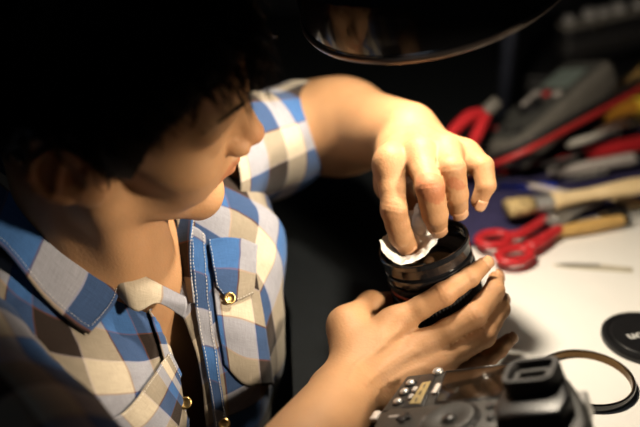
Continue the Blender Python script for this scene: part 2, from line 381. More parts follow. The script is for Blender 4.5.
# ================================================================== BODY
# axis of the lens that the hands hold
LRC = P(423, 242, 0.767); v0 = -nrm(ray(423, 242)); xu = Uv-(Uv@v0)*v0
LX = nrm(-.248*Rv+.852*nrm(xu)+.46*v0); LXF = frame(LX)
HR = np.array([[0.97565485, 0.0453831, 0.21456465], [0.05708233, 0.89208472, -0.44824822], [-0.21175274, 0.4495834, 0.86777621]])
HO = V(-0.15430624, 0.60215781, 0.26916722)
def H(x, y, z): return HO+HR@V(x, y, z)
NB = V(-0.185, 0.665, 0.13); nF = V(0.77, -0.64, 0); nF /= np.linalg.norm(nF); nL = V(0.64, 0.77, 0); nL /= np.linalg.norm(nL)
def T(f, s, z): return V(*(NB[:2]+f*nF[:2]+s*nL[:2]), z)           # torso frame: forward, to his left, height
R_SH = T(0.045, -0.165, 0.095); L_SH = P(205, 160, 0.845)
L_EL = P(322, 124, 0.985); R_EL = V(-0.075, 0.315, 0.066)
base = []
def hd(*a, **k): base.append(Cone(H(*a[0]), H(*a[1]), a[2], a[3], **k))
def he(c, r, A=None, **k): base.append(Ell(H(*c), r, HR if A is None else HR@A, **k))
# head
he((0.0, 0, 0.045), (0.095, 0.074, 0.083))
he((0.045, 0, 0.0), (0.047, 0.057, 0.075), k=0.02)
he((0.04, 0, -0.05), (0.045, 0.05, 0.04), k=0.02)
for s in (1, -1):
    hd((0.010, s*0.049, -0.048), (0.078, s*0.011, -0.091), 0.015, 0.013, k=0.02)
    he((0.062, s*0.040, -0.010), (0.026, 0.020, 0.020), k=0.015)
    hd((0.088, s*0.006, 0.030), (0.076, s*0.044, 0.032), 0.0085, 0.0085, k=0.012)
    base.append(Ell(H(0.099, s*0.034, 0.011), (0.012, 0.014, 0.009), HR, k=0.008, sub=True))
    he((0.0765, s*0.031, 0.009), (0.0125, 0.0135, 0.0115), k=0.003)
    he((0.068, s*0.028, -0.035), (0.020, 0.020, 0.024), k=0.018)
he((0.083, 0, -0.091), (0.014, 0.017, 0.013), k=0.015)
he((0.080, 0, -0.043), (0.017, 0.025, 0.026), k=0.012)
hd((0.089, 0, 0.028), (0.1085, 0, -0.007), 0.0072, 0.0078, k=0.008)
hd((0.080, 0, 0.026), (0.094, 0, -0.010), 0.0080, 0.0105, k=0.008)
he((0.1085, 0, -0.0115), (0.0095, 0.0088, 0.0080), k=0.006)
for s in (1, -1):
    he((0.0995, s*0.0122, -0.0165), (0.0105, 0.0060, 0.0072), k=0.005)
    base.append(Ell(H(0.1045, s*0.0062, -0.0230), (0.0055, 0.0032, 0.0045), HR, k=0.002, sub=True))
hd((0.0985, 0, -0.0425), (0.088, 0.021, -0.048), 0.0058, 0.0035, k=0.004); hd((0.0985, 0, -0.0425), (0.088, -0.021, -0.048), 0.0058, 0.0035, k=0.004)
hd((0.0960, 0, -0.0535), (0.087, 0.019, -0.0500), 0.0065, 0.0035, k=0.004); hd((0.0960, 0, -0.0535), (0.087, -0.019, -0.0500), 0.0065, 0.0035, k=0.004)
for s in (1, -1): base.append(Cone(H(0.1055, 0, -0.0480), H(0.0895, s*0.024, -0.0495), 0.0012, 0.0010, k=0.0025, sub=True))
base.append(Ell(H(0.102, 0, -0.067), (0.008, 0.016, 0.006), HR, k=0.008, sub=True))
# ears
def ear(s):
    A = np.array([[math.cos(.3), 0, -math.sin(.3)], [0, 1, 0], [math.sin(.3), 0, math.cos(.3)]]) @ np.array([[math.cos(.32), s*math.sin(.32), 0], [-s*math.sin(.32), math.cos(.32), 0], [0, 0, 1]])
    c = V(-0.010, s*0.077, 0.0)
    q = lambda x, y, z: tuple(c+A@V(x, s*y, z))
    he(q(0.0, 0.0, 0.004), (0.0185, 0.0045, 0.029), A, k=0.004)
    he(q(0.010, 0.0, -0.022), (0.009, 0.0045, 0.010), A, k=0.005)
    hd(q(0.008, -0.006, 0.0), q(0.018, -0.010, 0.0), 0.012, 0.012, k=0.008)
    base.append(Ell(H(*q(0.004, 0.005, 0.000)), (0.0095, 0.0045, 0.013), HR@A, k=0.003, sub=True))
    arc = [(0.013, 0.003, 0.014), (0.012, 0.004, 0.026), (0.002, 0.005, 0.0335), (-0.011, 0.006, 0.029), (-0.0185, 0.006, 0.016), (-0.0185, 0.005, 0.002), (-0.013, 0.004, -0.010), (-0.005, 0.003, -0.020)]
    for a, b in zip(arc[:-1], arc[1:]): hd(q(*a), q(*b), 0.0034, 0.0034, k=0.003)
    hd(q(0.004, 0.003, 0.020), q(-0.008, 0.004, -0.006), 0.0028, 0.0028, k=0.003)
    hd(q(0.014, 0.002, 0.004), q(0.014, 0.002, -0.004), 0.0038, 0.003, k=0.003)
ear(1); ear(-1)
# neck and trunk (inside the shirt)
hN = NB+V(0.0, 0.0, 0.005)
base.append(Cone(H(-0.022, 0, -0.03), T(-0.005, 0, 0.11), 0.053, 0.058, k=0.02))
base.append(Cone(H(0.010, 0, -0.070), T(0.042, 0.0, 0.095), 0.024, 0.030, k=0.012)); base.append(Cone(H(-0.010, -0.008, -0.055), T(0.015, -0.020, 0.095), 0.040, 0.046, k=0.012))
base.append(Cone(H(0.0, -0.055, -0.01), T(0.052, -0.012, 0.105), 0.014, 0.010, k=0.02))
base.append(Cone(H(0.0, 0.055, -0.01), T(0.052, 0.012, 0.105), 0.014, 0.010, k=0.02))
base.append(Cone(T(0, -0.02, 0.095), R_SH+V(0, 0, -.016), 0.040, 0.034, k=0.02)); base.append(Cone(T(0, 0.02, 0.095), L_SH+V(0, 0, -.012), 0.040, 0.036, k=0.02))
BT = np.stack([nF, nL, V(0, 0, 1)], 1)
base.append(Ell(T(0.005, 0, 0.0), (0.072, 0.125, 0.13), BT, k=0.04)); base.append(Ell(T(0.0, 0, -0.14), (0.075, 0.115, 0.14), BT, k=0.05))
# arms
base.append(Cone(L_SH, L_EL, 0.046, 0.043, k=0.03)); base.append(Cone(R_SH+V(0, 0, -.016), R_EL, 0.036, 0.038, k=0.03))
L_WR = P(408, 134, 0.822); R_WR = P(344, 399, 0.702)
lf = L_EL+(L_WR-L_EL)*0.28
base.append(Cone(L_EL, lf, 0.043, 0.045, k=0.03)); base.append(Cone(lf, L_WR, 0.045, 0.030, k=0.03))
rf = R_EL+(R_WR-R_EL)*0.3
base.append(Cone(R_EL, rf, 0.040, 0.042, k=0.03)); base.append(Cone(rf, R_WR, 0.042, 0.029, k=0.03))
FINGERS = []; RED = []; NAILS = []
def hand(wr, mcp, pip, dip, tip, rad, thumb, palm, thumb_rad, dors=0.0):
    pal = np.asarray(palm, float)
    for i in range(4):
        base.append(Cone(wr+pal*0.004+(mcp[i]-mcp[1])*0.35, mcp[i]+pal*0.004, 0.0165, 0.0125, k=0.010))
        base.append(Cone(wr+pal*0.012+(mcp[i]-mcp[1])*0.3, mcp[i]*0.85+wr*0.15+pal*0.013, 0.016, 0.012, k=0.012))
        base.append(Cone(wr*0.55+mcp[i]*0.45-pal*0.0078+(mcp[i]-mcp[1])*0.1, mcp[i]-pal*0.0045, 0.0035, 0.0080, k=0.007))
        RED.append((mcp[i], 0.016, 0.5))
    for i in range(4):
        r0, r1, r2, r3 = rad[i]
        mid1 = mcp[i]*.45+pip[i]*.55+pal*.001; mid2 = pip[i]*.5+dip[i]*.5+pal*.0006
        g = [Cone(mcp[i]+pal*0.002, mid1, r0, r1*.97, k=0.003), Cone(mid1, pip[i], r1*.97, r1, k=0.003), Cone(pip[i], mid2, r1, r2*1.02, k=0.0025), Cone(mid2, dip[i], r2*1.02, r2, k=0.0025), Cone(dip[i], tip[i], r2, r3, k=0.0025)]
        FINGERS.append((0.011 if i else 0.012, g)); RED.append((pip[i], 0.013, 0.75)); RED.append((tip[i], 0.013, 0.6)); RED.append((dip[i], 0.009, 0.3))
    c0, c1, c2, c3 = thumb; t0, t1, t2, t3 = thumb_rad
    base.append(Cone(c0, c1, t0, t1, k=0.014)); base.append(Cone(c1*0.6+c0*0.4, mcp[0]*0.72+wr*0.28+pal*0.006, 0.010, 0.010, k=0.016))
    FINGERS.append((0.012, [Cone(c1, c2, t1, t2, k=0.004), Cone(c2, c3, t2, t3, k=0.005), Ell(c2, (t2*1.05,)*3, k=0.004)]))
    RED.append((c2, 0.013, 0.6)); RED.append((c3, 0.013, 0.6))
# right hand: wraps the lens
r_mcp = [P(394, 323, 0.742), P(418, 347, 0.737), P(433, 366, 0.734), P(445, 384, 0.735)]
r_pip = [P(444, 294, 0.734), P(474, 316, 0.736), P(484, 336, 0.740), P(482, 363, 0.742)]
r_dip = [P(470, 277, 0.742), P(494, 291, 0.752), P(500, 309, 0.756), P(499, 349, 0.752)]
r_tip = [P(484, 265, 0.755), P(496, 279, 0.772), P(502, 301, 0.776), P(509, 340, 0.764)]
r_rad = [(0.0110, 0.0100, 0.0085, 0.0068), (0.0112, 0.0104, 0.0090, 0.0070), (0.0105, 0.0098, 0.0085, 0.0067), (0.0090, 0.0084, 0.0074, 0.0060)]
rp = nrm(np.cross(r_mcp[0]-R_WR, r_mcp[3]-R_WR)); rp = rp if rp@Fv > 0 else -rp
hand(R_WR, r_mcp, r_pip, r_dip, r_tip, r_rad, [P(356, 374, 0.722), P(347, 326, 0.752), P(371, 305, 0.775), P(396, 301, 0.797)], rp, (0.019, 0.0150, 0.0112, 0.0085))
# left hand: presses the tissue into the lens
l_mcp = [P(390, 161, 0.748), P(420, 153, 0.748), P(446, 151, 0.756), P(466, 154, 0.770)]
l_pip = [P(394, 210, 0.738), P(430, 188, 0.722), P(452, 169, 0.730), P(483, 166, 0.758)]
l_dip = [P(401, 236, 0.750), P(435, 214, 0.735), P(456, 194, 0.738), P(486, 185, 0.757)]
l_tip = [P(407, 246, 0.764), P(437, 225, 0.750), P(458, 208, 0.755), P(479, 201, 0.764)]
l_rad = [(0.0125, 0.0112, 0.0102, 0.0088), (0.0128, 0.0118, 0.0108, 0.0090), (0.0122, 0.0114, 0.0102, 0.0088), (0.0098, 0.0092, 0.0084, 0.0072)]
lp = nrm(np.cross(l_mcp[0]-L_WR, l_mcp[3]-L_WR)); lp = lp if lp[2] < 0 else -lp
hand(L_WR, l_mcp, l_pip, l_dip, l_tip, l_rad, [P(398, 152, 0.800), P(393, 185, 0.790), P(408, 212, 0.785), P(418, 236, 0.779)], lp, (0.017, 0.0140, 0.0108, 0.0090))

bv, bf = surface(base, FINGERS, 0.0017)
BB = BVHTree.FromPolygons([Vector(q) for q in bv.tolist()], bf.tolist())
bn = np.zeros_like(bv); fn = np.cross(bv[bf[:, 2]]-bv[bf[:, 0]], bv[bf[:, 3]]-bv[bf[:, 1]])
for k in range(4): np.add.at(bn, bf[:, k], fn)
bn /= np.linalg.norm(bn, axis=1)[:, None]+1e-12
def relief(px, amp, wid, n=40):
    pts = [BB.ray_cast(Vector(Cv), Vector(ray(x, y)).normalized())[0] for x, y in spline(np.array([(x, y, 0) for x, y in px], float), n)[:, :2]]
    pts = np.array([q for q in pts if q is not None]);
    if not len(pts): return
    near = np.nonzero(np.linalg.norm(bv-pts.mean(0), axis=1) < 0.06)[0]
    d = np.linalg.norm(bv[near][:, None]-pts[None], axis=2).min(1); bv[near] += bn[near]*(amp*np.exp(-(d/wid)**2))[:, None]
for px in ([(384, 345), (372, 354), (356, 366), (349, 380)], [(412, 350), (396, 358), (380, 370), (366, 384)], [(424, 366), (408, 372), (392, 382)], [(396, 332), (384, 340), (376, 350)]): relief(px, 0.0007, 0.0023)
for px in ([(400, 330), (380, 346), (358, 366)], [(416, 352), (394, 364), (370, 380)]): relief(px, 0.0008, 0.0035)
for (x, y), (dx, dy) in (((442, 292), (4, 8)), ((446, 290), (4, 8)), ((438, 295), (4, 8)), ((472, 314), (4, 7)), ((476, 312), (4, 7)), ((483, 335), (3, 6)), ((468, 277), (3, 6)), ((392, 209), (11, 2)), ((393, 214), (11, 2)), ((392, 205), (10, 2)), ((430, 186), (10, -1)), ((430, 190), (10, -1)), ((452, 168), (9, -1)), ((484, 166), (7, -3))):
    relief([(x-dx, y-dy), (x, y), (x+dx, y+dy)], -0.0004, 0.0010, 16)
# flesh flattens where it presses on the lens and on the bench
q_ = (bv-LRC)@LXF; rr_ = np.hypot(q_[:, 0], q_[:, 1]); inside = (q_[:, 2] < -.0005) & (q_[:, 2] > -.102) & (rr_ < .0403) & (rr_ > .027)
sc_ = np.where(inside, .0403/np.maximum(rr_, 1e-6), 1); q_[:, :2] *= sc_[:, None]; bv[inside] = (LRC+q_@LXF.T)[inside]
low = (bv[:, 0] > -.03) & (bv[:, 1] > .40) & (bv[:, 1] < .72) & (bv[:, 2] < .0045); bv[low, 2] = .0045
tone = np.ones((len(bv), 3))
def redden(c, r, a, col=(1.0, 0.62, 0.52)):
    d = np.linalg.norm(bv-c, axis=1); wgt = a*np.exp(-(d/r)**2*1.6)[:, None]; tone[:] = tone*(1-wgt)+tone*np.array(col)*wgt
for c, r, a in RED: redden(c, r, a*0.36)
hv = (bv-HO)@HR
lipm = (np.abs(hv[:, 1]) < 0.024) & (hv[:, 0] > 0.083) & (hv[:, 2] < -0.0385-0.0022*np.abs(hv[:, 1])/0.02) & (hv[:, 2] > -0.0605+0.25*np.abs(hv[:, 1]))
tone[lipm] *= (0.92, 0.70, 0.68)
redden(H(0.115, 0, -0.012), 0.016, 0.45); redden(H(-0.01, -0.078, 0), 0.03, 0.4); redden(H(-0.01, 0.078, 0), 0.03, 0.4)
person = obj('person', (bv, bf), SKIN, tone=tone)
tag(person, 'person in a plaid shirt bent over the bench wiping a lens with white tissue', 'person')
for s in (1, -1):
    e = obj('eye', xf(lathe([(0.0118*math.sin(a), 0.0118*math.cos(a)) for a in np.linspace(0.02, 3.12, 13)], 20), HR@frame((1, 0, -.6)), H(0.0745, s*0.031, 0.0085)), M_EYE, person)
    obj('iris', xf(lathe([(0.001, 0.0122), (0.004, 0.0116), (0.0056, 0.0107), (0.0056, 0.0100)], 18), HR@frame((1, 0, -.6)), H(0.0745, s*0.031, 0.0085)), M_IRIS, e)
# nails
def nail(dip, tip, r, outward):
    ax = nrm(tip-dip); n = outward-(outward@ax)*ax; n = nrm(n); b = np.cross(n, ax); G = []
    for i, u in enumerate(np.linspace(-0.004, r*0.95, 7)):
        row = []
        for t in np.linspace(-0.8, 0.8, 9):
            rr = (r+0.0002)*(0.90 if i == 0 else 1.0 if i < 6 else 0.93); wdt = 1.0 if 0 < i < 6 else .85
            row.append(tip+ax*(u-abs(t)**3*0.0012*(i > 4))+rr*(math.cos(t*wdt)*n*(1-0.02*i)+math.sin(t*wdt)*b))
        G.append(row)
    return gridmesh(np.array(G), 0.0007)
for i in range(4): obj('fingernail', nail(r_dip[i], r_tip[i], r_rad[i][3], -rp+0.3*V(1, 0, 0.5)), M_NAIL, person)
for i in range(4): obj('fingernail', nail(l_dip[i], l_tip[i], l_rad[i][3], V(0.05, -1, 0.25) if i < 3 else V(.4, -1, -.2)), M_NAIL, person)

# ---------------------------------------------------------------- hair
def hairline(x, y):
    xs = np.array([-0.13, -0.09, -0.06, -0.040, -0.032, -0.006, 0.008, 0.016, 0.030, 0.040, 0.055, 0.075, 0.11])
    zs = np.array([-0.060, -0.058, -0.050, -0.030, 0.030, 0.036, 0.026, -0.010, -0.014, 0.030, 0.052, 0.070, 0.076]); return np.interp(x, xs, zs)
def build_hair():
    vs, fs, n = [], [], 0
    # cap
    nu, nv = 72, 40; G = np.zeros((nv, nu, 3)); C0 = V(0.0, 0, 0.045); RR = V(0.0985, 0.0775, 0.0865)
    for j in range(nu):
        th = 2*math.pi*j/nu
        lo, hi = 0.0, math.pi*0.93
        for _ in range(24):                 # polar angle at which the cap meets the hairline
            md = (lo+hi)/2; p_ = C0+RR*V(math.sin(md)*math.cos(th), math.sin(md)*math.sin(th), math.cos(md))
            if p_[2] > hairline(p_[0], p_[1]): lo = md
            else: hi = md
        for i in range(nv):
            a = lo*(i+0.01)/(nv-1); dirv = V(math.sin(a)*math.cos(th), math.sin(a)*math.sin(th), math.cos(a)); thick = 0.010*min(1, (nv-1-i)/5.0)-0.001
            G[i, j] = C0+(RR+thick)*dirv
    cap = G.reshape(-1, 3); f = []
    for i in range(nv-1):
        for j in range(nu): f.append([i*nu+j, i*nu+(j+1) % nu, (i+1)*nu+(j+1) % nu, (i+1)*nu+j])
    vs.append(HO+cap@HR.T); fs += f; n = len(cap)
    # locks
    k = 0
    while k < 4200:
        d = nrm(rng.normal(size=3)); p0 = C0+(RR+0.003)*d
        if p0[2] < hairline(p0[0], p0[1])+0.002: continue
        k += 1
        nor = nrm(d/RR); ang = math.atan2(d[1], d[0])
        flow = V(0.55+0.5*d[0], 0.25*d[1], -0.75) if d[0] > -0.3 else V(-0.2, 0.1*d[1], -1.0)
        flow = flow+0.45*rng.normal(size=3); flow = nrm(flow-(flow@nor)*nor)
        ln = rng.uniform(0.020, 0.044) if d[0] > 0.2 and d[2] > 0.1 else rng.uniform(0.018, 0.045)
        lift = rng.uniform(0.15, 0.75) if d[2] > 0 else rng.uniform(0.05, 0.3)
        wav = rng.normal(size=3)*0.25; m = 6; pts = []; p_ = p0.copy(); dirn = nrm(flow+nor*lift)
        for i in range(m):
            pts.append(p_.copy()); p_ = p_+dirn*ln/(m-1); dirn = nrm(dirn+wav*0.35*math.sin(i*1.3+ang)+V(0, 0, -0.10)-nor*0.10)
            q = (p_-C0)/(RR+0.003); ll = np.linalg.norm(q)
            if ll < 1: p_ = C0+(RR+0.003)*q/ll
        pts = np.array(pts)
        # keep the ear and the cheek clear
        if ((np.abs(pts[:, 1]) > 0.05) & (pts[:, 2] < hairline(pts[:, 0], 0)-0.006)).any() and d[0] > -0.45: continue
        rad = rng.uniform(0.0006, 0.0013)*np.array([1, 1, .95, .85, .6, .12])
        v, f = tube(HO+pts@HR.T, rad, 3, cap=False, flat=(1.6, .7)); vs.append(v); fs += [[a+n for a in q] for q in f]; n += len(v)
    return np.concatenate(vs), np.array(fs)
hair = obj('hair', build_hair(), M_HAIR, person); tag(hair, 'short messy black hair', kind=None)
def brow(s):
    out = []
    for t in np.linspace(0, 1, 60):
        x = 0.098-0.022*t**1.5; y = s*(0.012+0.036*t); z = 0.0335+0.006*math.sin(t*2.6)+rng.uniform(-.002, .002)
        a = H(x, y, z); b = H(x-0.003, y+s*0.007, z+0.003); out.append(tube([a, (a+b)/2+HR@V(.0015, 0, 0), b], [.0006, .0005, .0001], 3, cap=False))
    return join(*out)
for s in (1, -1): obj('eyebrow', brow(s), M_HAIR, person)

# ---------------------------------------------------------------- shirt
rowsT = [
 [(.060, -.014, .092), (.046, -.044, .124), (.012, -.062, .146), (-.022, -.064, .156), (-.052, -.044, .166), (-.066, 0, .170), (-.052, .044, .168), (-.022, .064, .160), (.012, .062, .150), (.046, .046, .124), (.060, .016, .092)],
 [(.086, -.014, .066), (.088, -.056, .088), (.066, -.104, .120), (.014, -.118, .148), (-.050, -.095, .152), (-.086, 0, .150), (-.050, .095, .160), (.0, .116, .162), (.060, .100, .130), (.090, .052, .090), (.087, .012, .066)],
 [(.100, -.014, .026), (.118, -.060, .040), (.110, -.124, .066), (.045, -.188, .080), (-.065, -.150, .080), (-.112, 0, .085), (-.065, .150, .095), (.010, .180, .100), (.095, .125, .082), (.116, .056, .046), (.104, .008, .026)],
 [(.106, -.014, -.040), (.122, -.062, -.035), (.112, -.124, -.030), (.040, -.175, -.020), (-.065, -.145, -.020), (-.112, 0, -.02), (-.065, .140, -.02), (.015, .160, -.02), (.092, .115, -.030), (.124, .056, -.036), (.110, .006, -.040)],
 [(.105, -.014, -.120), (.120, -.062, -.12), (.105, -.118, -.12), (.035, -.160, -.12), (-.060, -.130, -.12), (-.100, 0, -.12), (-.060, .130, -.12), (.015, .150, -.12), (.085, .105, -.12), (.105, .056, -.12), (.110, .006, -.12)],
 [(.100, -.014, -.25), (.115, -.062, -.25), (.100, -.118, -.25), (.035, -.160, -.25), (-.060, -.130, -.25), (-.100, 0, -.25), (-.060, .130, -.25), (.015, .150, -.25), (.080, .105, -.25), (.100, .056, -.25), (.105, .006, -.25)]]
ctrl = [[T(*q) for q in r] for r in rowsT]
def folds(G, amp, seed):
    r = np.random.default_rng(seed); nn = gridnormal(G); d = np.zeros(G.shape[:2])
    for _ in range(7):
        k = r.normal(size=3)*np.array([38, 38, 26]); ph = r.uniform(0, 6.28); s = np.sin(G@k+ph+1.5*np.sin(G@(k[[1, 2, 0]]*.4))); d += s*np.abs(s)/7
    return G+nn*(d*amp)[..., None]
GS = folds(net(ctrl, 200, 110), 0.008, 3)
shirt = cloth('shirt', GS[:, ::-1], person, u0=0.35, v0=0.4); tag(shirt, 'open-necked cotton shirt in blue, cream and dark brown plaid')
BV = None
def bvh_of(*objs):
    vs, fs, n = [], [], 0
    for o in objs:
        me = o.data; L0 = _loc(o)
        vs += [Vector(q.co)+Vector(L0) for q in me.vertices]; fs += [[i+n for i in q.vertices] for q in me.polygons]; n = len(vs)
    return BVHTree.FromPolygons(vs, fs)
def sleeve(a, b, ra, rb, seed, v0, ext=0.0, cuff=None, upv=(0, 0, 1)):
    m, n = 60, 64; t = np.linspace(-0.12, 1, m); ax = b-a; F3 = frame(ax, upv); G = np.zeros((m, n+1, 3))
    for i in range(m):
        r = ra+(rb-ra)*max(t[i], 0)
        for j in range(n+1):
            q = 2*math.pi*j/n; G[i, j] = a+ax*t[i]+r*(F3[:, 0]*math.cos(q)+F3[:, 1]*math.sin(q))
    G = folds(G, 0.010, seed); G[:, -1] = G[:, 0]; return G
lsl = sleeve(L_SH+V(0, 0, -0.006), L_SH+(L_EL-L_SH)*0.86, 0.062, 0.0500, 5, 0.2)
cloth('sleeve', lsl[:, ::-1], shirt, u0=0.2, v0=0.55)
rsl = sleeve(R_SH+V(0, 0, -0.006), R_SH+(R_EL-R_SH)*0.98, 0.064, 0.050, 6, 0.2)
cloth('sleeve', rsl[:, ::-1], shirt, u0=0.1, v0=1.5)

def pnet(rows, nu, nv): return net([[P(*q) for q in r] for r in rows], nu, nv)
# surface points on the shirt
SB = bvh_of(shirt)
def on(x, y, lift=0.002, bv=None):
    d = Vector(ray(x, y)).normalized(); h = (bv or SB).ray_cast(Vector(Cv), d)
    if h[0] is None: return P(x, y, 0.74)
    n = h[1] if h[1].dot(d) < 0 else -h[1]
    return np.array(h[0]+n*lift)
# collar: right leaf turned down over the shoulder, then round the back of the neck to the left leaf
def near(x, y, t, lift):
    a, b = P(x, y, t), on(x, y, lift); return a if np.linalg.norm(a-Cv) < np.linalg.norm(b-Cv) else b
cr = [[T(-.068, .03, .192), T(-.066, -.03, .196), P(-25, 150, .700), P(28, 193, .682), P(72, 236, .680), P(105, 264, .690), P(122, 284, .699)],
      [T(-.083, .03, .184), T(-.080, -.03, .186), P(-28, 168, .676), near(20, 218, .662, .009), near(60, 264, .664, .009), near(93, 298, .676, .009), near(109, 309, .687, .008)],
      [T(-.094, .03, .158), T(-.092, -.035, .158), P(-45, 205, .655), near(5, 250, .645, .005), near(42, 302, .648, .005), near(70, 328, .662, .005), near(86, 338, .674, .005)]]
GC = net(cr, 90, 26)
cloth('collar', GC[:, ::-1], shirt, u0=2.3, v0=0.70, cell=0.042)
cl = [[P(166, 222, .765), P(173, 250, .757), P(181, 275, .748), P(187, 300, .742)], [P(180, 217, .762), P(182, 248, .751), P(186, 275, .741), P(190, 302, .738)], [P(194, 213, .757), P(191, 246, .744), P(192, 276, .735), P(195, 303, .733)]]
cloth('collar', net(cl, 50, 20)[::-1], shirt, u0=1.2, v0=1.9)
# unbuttoned right lapel, folded outwards
lp_ = [[P(104, 256, .698), P(130, 268, .700), P(160, 284, .700), P(186, 297, .700)], [P(112, 276, .690), P(133, 290, .687), P(160, 296, .689), P(187, 305, .694)], [P(118, 296, .690), P(136, 311, .680), P(158, 303, .686), P(184, 318, .694)]]
cloth('lapel', net(lp_, 40, 20)[::-1], shirt, u0=2.55, v0=0.05)

# shirt details laid on the cloth: pockets, flaps, plackets, seams, buttons
def patch(quad, nu, nv, lift):
    """quad: rows of pixels that are laid on the shirt"""
    g = net([[(x, y, 0) for x, y in r] for r in quad], nu, nv)
    return np.array([[on(g[i, j, 0], g[i, j, 1], lift) for j in range(nu)] for i in range(nv)])
def smooth(G, k=2):
    for _ in range(k):
        G[1:-1, 1:-1] = (G[1:-1, 1:-1]*2+G[:-2, 1:-1]+G[2:, 1:-1]+G[1:-1, :-2]+G[1:-1, 2:])/6
    return G
def stitches(pts, parent, gap=0.0030, ln=0.0018, r=0.00028):
    p = spline(np.array(pts), 240); s = np.r_[0, np.cumsum(np.linalg.norm(np.diff(p, axis=0), axis=1))]; out = []
    for a in np.arange(0, s[-1]-ln, gap):
        q = np.stack([[np.interp(a+ln*t, s, p[:, k]) for k in range(3)] for t in (0, .5, 1)]); out.append(tube(q, [r*.6, r, r*.6], 4))
    o = obj('stitching', join(*out), M_THREAD, parent); o['kind'] = 'stuff'; return o
GP = smooth(patch([[(211, 252), (232, 250), (252, 256)], [(215, 305), (238, 306), (262, 316)], [(224, 364), (245, 384), (272, 384)]], 34, 46, 0.0022))
cloth('pocket', GP[:, ::-1], shirt, u0=2.5, v0=2.05)
GF = smooth(patch([[(208, 241), (233, 238), (256, 246)], [(211, 265), (233, 264), (254, 270)], [(216, 288), (230, 303), (251, 294)]], 34, 34, 0.0046))
cloth('pocket_flap', GF[:, ::-1], shirt, u0=.45, v0=1.1)
stitches(np.concatenate([GF[:, 1], GF[-2, 1:]])+V(0, -.0006, .0006), shirt)
GF2 = smooth(patch([[(104, 420), (128, 404), (166, 352)], [(120, 440), (150, 424), (176, 372)], [(150, 470), (180, 450), (186, 392)]], 40, 30, 0.0046))
cloth('pocket_flap', GF2[:, ::-1], shirt, u0=1.1, v0=.3)
stitches(GF2[1]+V(0, -.0006, .0006), shirt); stitches(GF2[:, -2]+V(0, -.0006, .0006), shirt)
GPL = smooth(patch([[(190, 226), (198, 230), (205, 236)], [(193, 285), (201, 287), (208, 290)], [(199, 335), (207, 336), (214, 338)], [(208, 385), (215, 387), (221, 390)], [(214, 436), (222, 436), (228, 436)]], 16, 80, 0.0040))
cloth('placket', GPL[:, ::-1], shirt, u0=1.1, v0=.7); stitches(GPL[:, 2]+V(0, -.0006, .0004), shirt); stitches(GPL[:, -3]+V(0, -.0006, .0004), shirt)
GPR = smooth(patch([[(146, 312), (160, 312), (178, 316)], [(158, 350), (172, 350), (186, 350)], [(166, 390), (180, 390), (192, 390)], [(174, 436), (186, 436), (198, 436)]], 16, 60, 0.0040))
cloth('placket', GPR[:, ::-1], shirt, u0=1.7, v0=.1)
def button(c, n, r=0.0052):
    F3 = frame(n); pr = [(0.0005, .0012), (r*.55, .0010), (r*.7, .0018), (r*.95, .0016), (r, .0008), (r*.9, -.0003)]
    o = obj('button', xf(lathe(pr, 24), F3, c), M_BRASS, shirt)
vw = lambda x, y: -nrm(ray(x, y))
button(on(227, 300, .0065), vw(227, 300)+V(.3, 0, 0)); button(on(222, 421, .0055), vw(222, 421)); button(on(180, 402, .0055), vw(180, 402))
# collar stitches and the shoulder seam
stitches(GC[-3, 30:-3]+V(.0004, -.0008, .0010), shirt); stitches(GC[3:-2, -4]+V(.0004, -.0008, .0010), shirt)
stitches([P(194, 217, .755), P(190.5, 247, .742), P(191.5, 276, .733), P(195, 300, .731)], shirt)
seam = [on(x, y, .0010) for x, y in [(-6, 338), (18, 352), (40, 368), (62, 392), (82, 424), (92, 445)]]
obj('seam', tube(spline(seam, 60), .0018, 8, flat=(1, .5)), mat('seam_blue', (0.05, 0.11, 0.22), .85, noise=.3, nscale=200), shirt)
stitches([q+V(0.004, -.001, .004) for q in seam], shirt)

# ================================================================== LAMP over the bench
LC = P(435, -16, 0.71); lv = -nrm(ray(435, -16)); LA = nrm(.905*(-.225*Rv+.974*nrm(Uv-(Uv@lv)*lv))+.425*lv); LF = frame(LA)
def L(m): return xf(m, LF, LC)
lamp = empty('bench_lamp', (0.26, 1.20, 0.0085)); tag(lamp, 'round glossy black bench lamp hanging over the hands on a dark post', 'lamp')
RL = 0.1105
obj('shade', L(lathe([(RL-.0015, -.0004), (RL, .0010), (RL+.0002, .0045), (RL-.0008, .0050), (RL-.0012, .030), (RL-.004, .043), (.070, .054), (.060, .060), (.052, .0625), (.0510, .0645), (.030, .0675), (.0, .068)][::-1] + [(RL-.0024, -.0003)], 96, cap=False)), M_GLOSSBLACK, lamp, sharp=35)
obj('lining', L(lathe([(RL-.0022, -.0002), (RL-.0026, .029), (RL-.007, .041), (.066, .051), (.055, .057), (.0, .0595)], 96, cap=False)), mat('lining_matte', (.05, .05, .05), .9, noise=.1, spec=.1), lamp)
obj('rim', L(lathe([(RL-.0032, -.0012), (RL+.0012, -.0012), (RL+.0018, 0.0), (RL+.0018, .0022), (RL+.001, .0032), (RL-.0032, .0030)], 96, closed=True)), mat('rim_metal', (0.22, 0.17, 0.14), .28, .8, noise=.2), lamp)
obj('bulb_socket', L(lathe([(.0, .060), (.011, .060), (.012, .058), (.010, .0560), (.0, .0560)], 32)), M_WHITEP, lamp)
obj('top_plate', L(xf(lathe([(.0, .006), (.036, .006), (.040, .004), (.041, 0.0)], 48), None, (-.02, .0, .0665))), M_BLACKPLASTIC, lamp)
hook = [LC+LF@V(*q) for q in [(.020, -.036, .066), (.028, -.040, .071), (.038, -.030, .082), (.038, .01, .096), (.03, .04, .110)]]
obj('bracket', tube(spline(np.array(hook), 24), .0034, 10), M_STEEL, lamp)
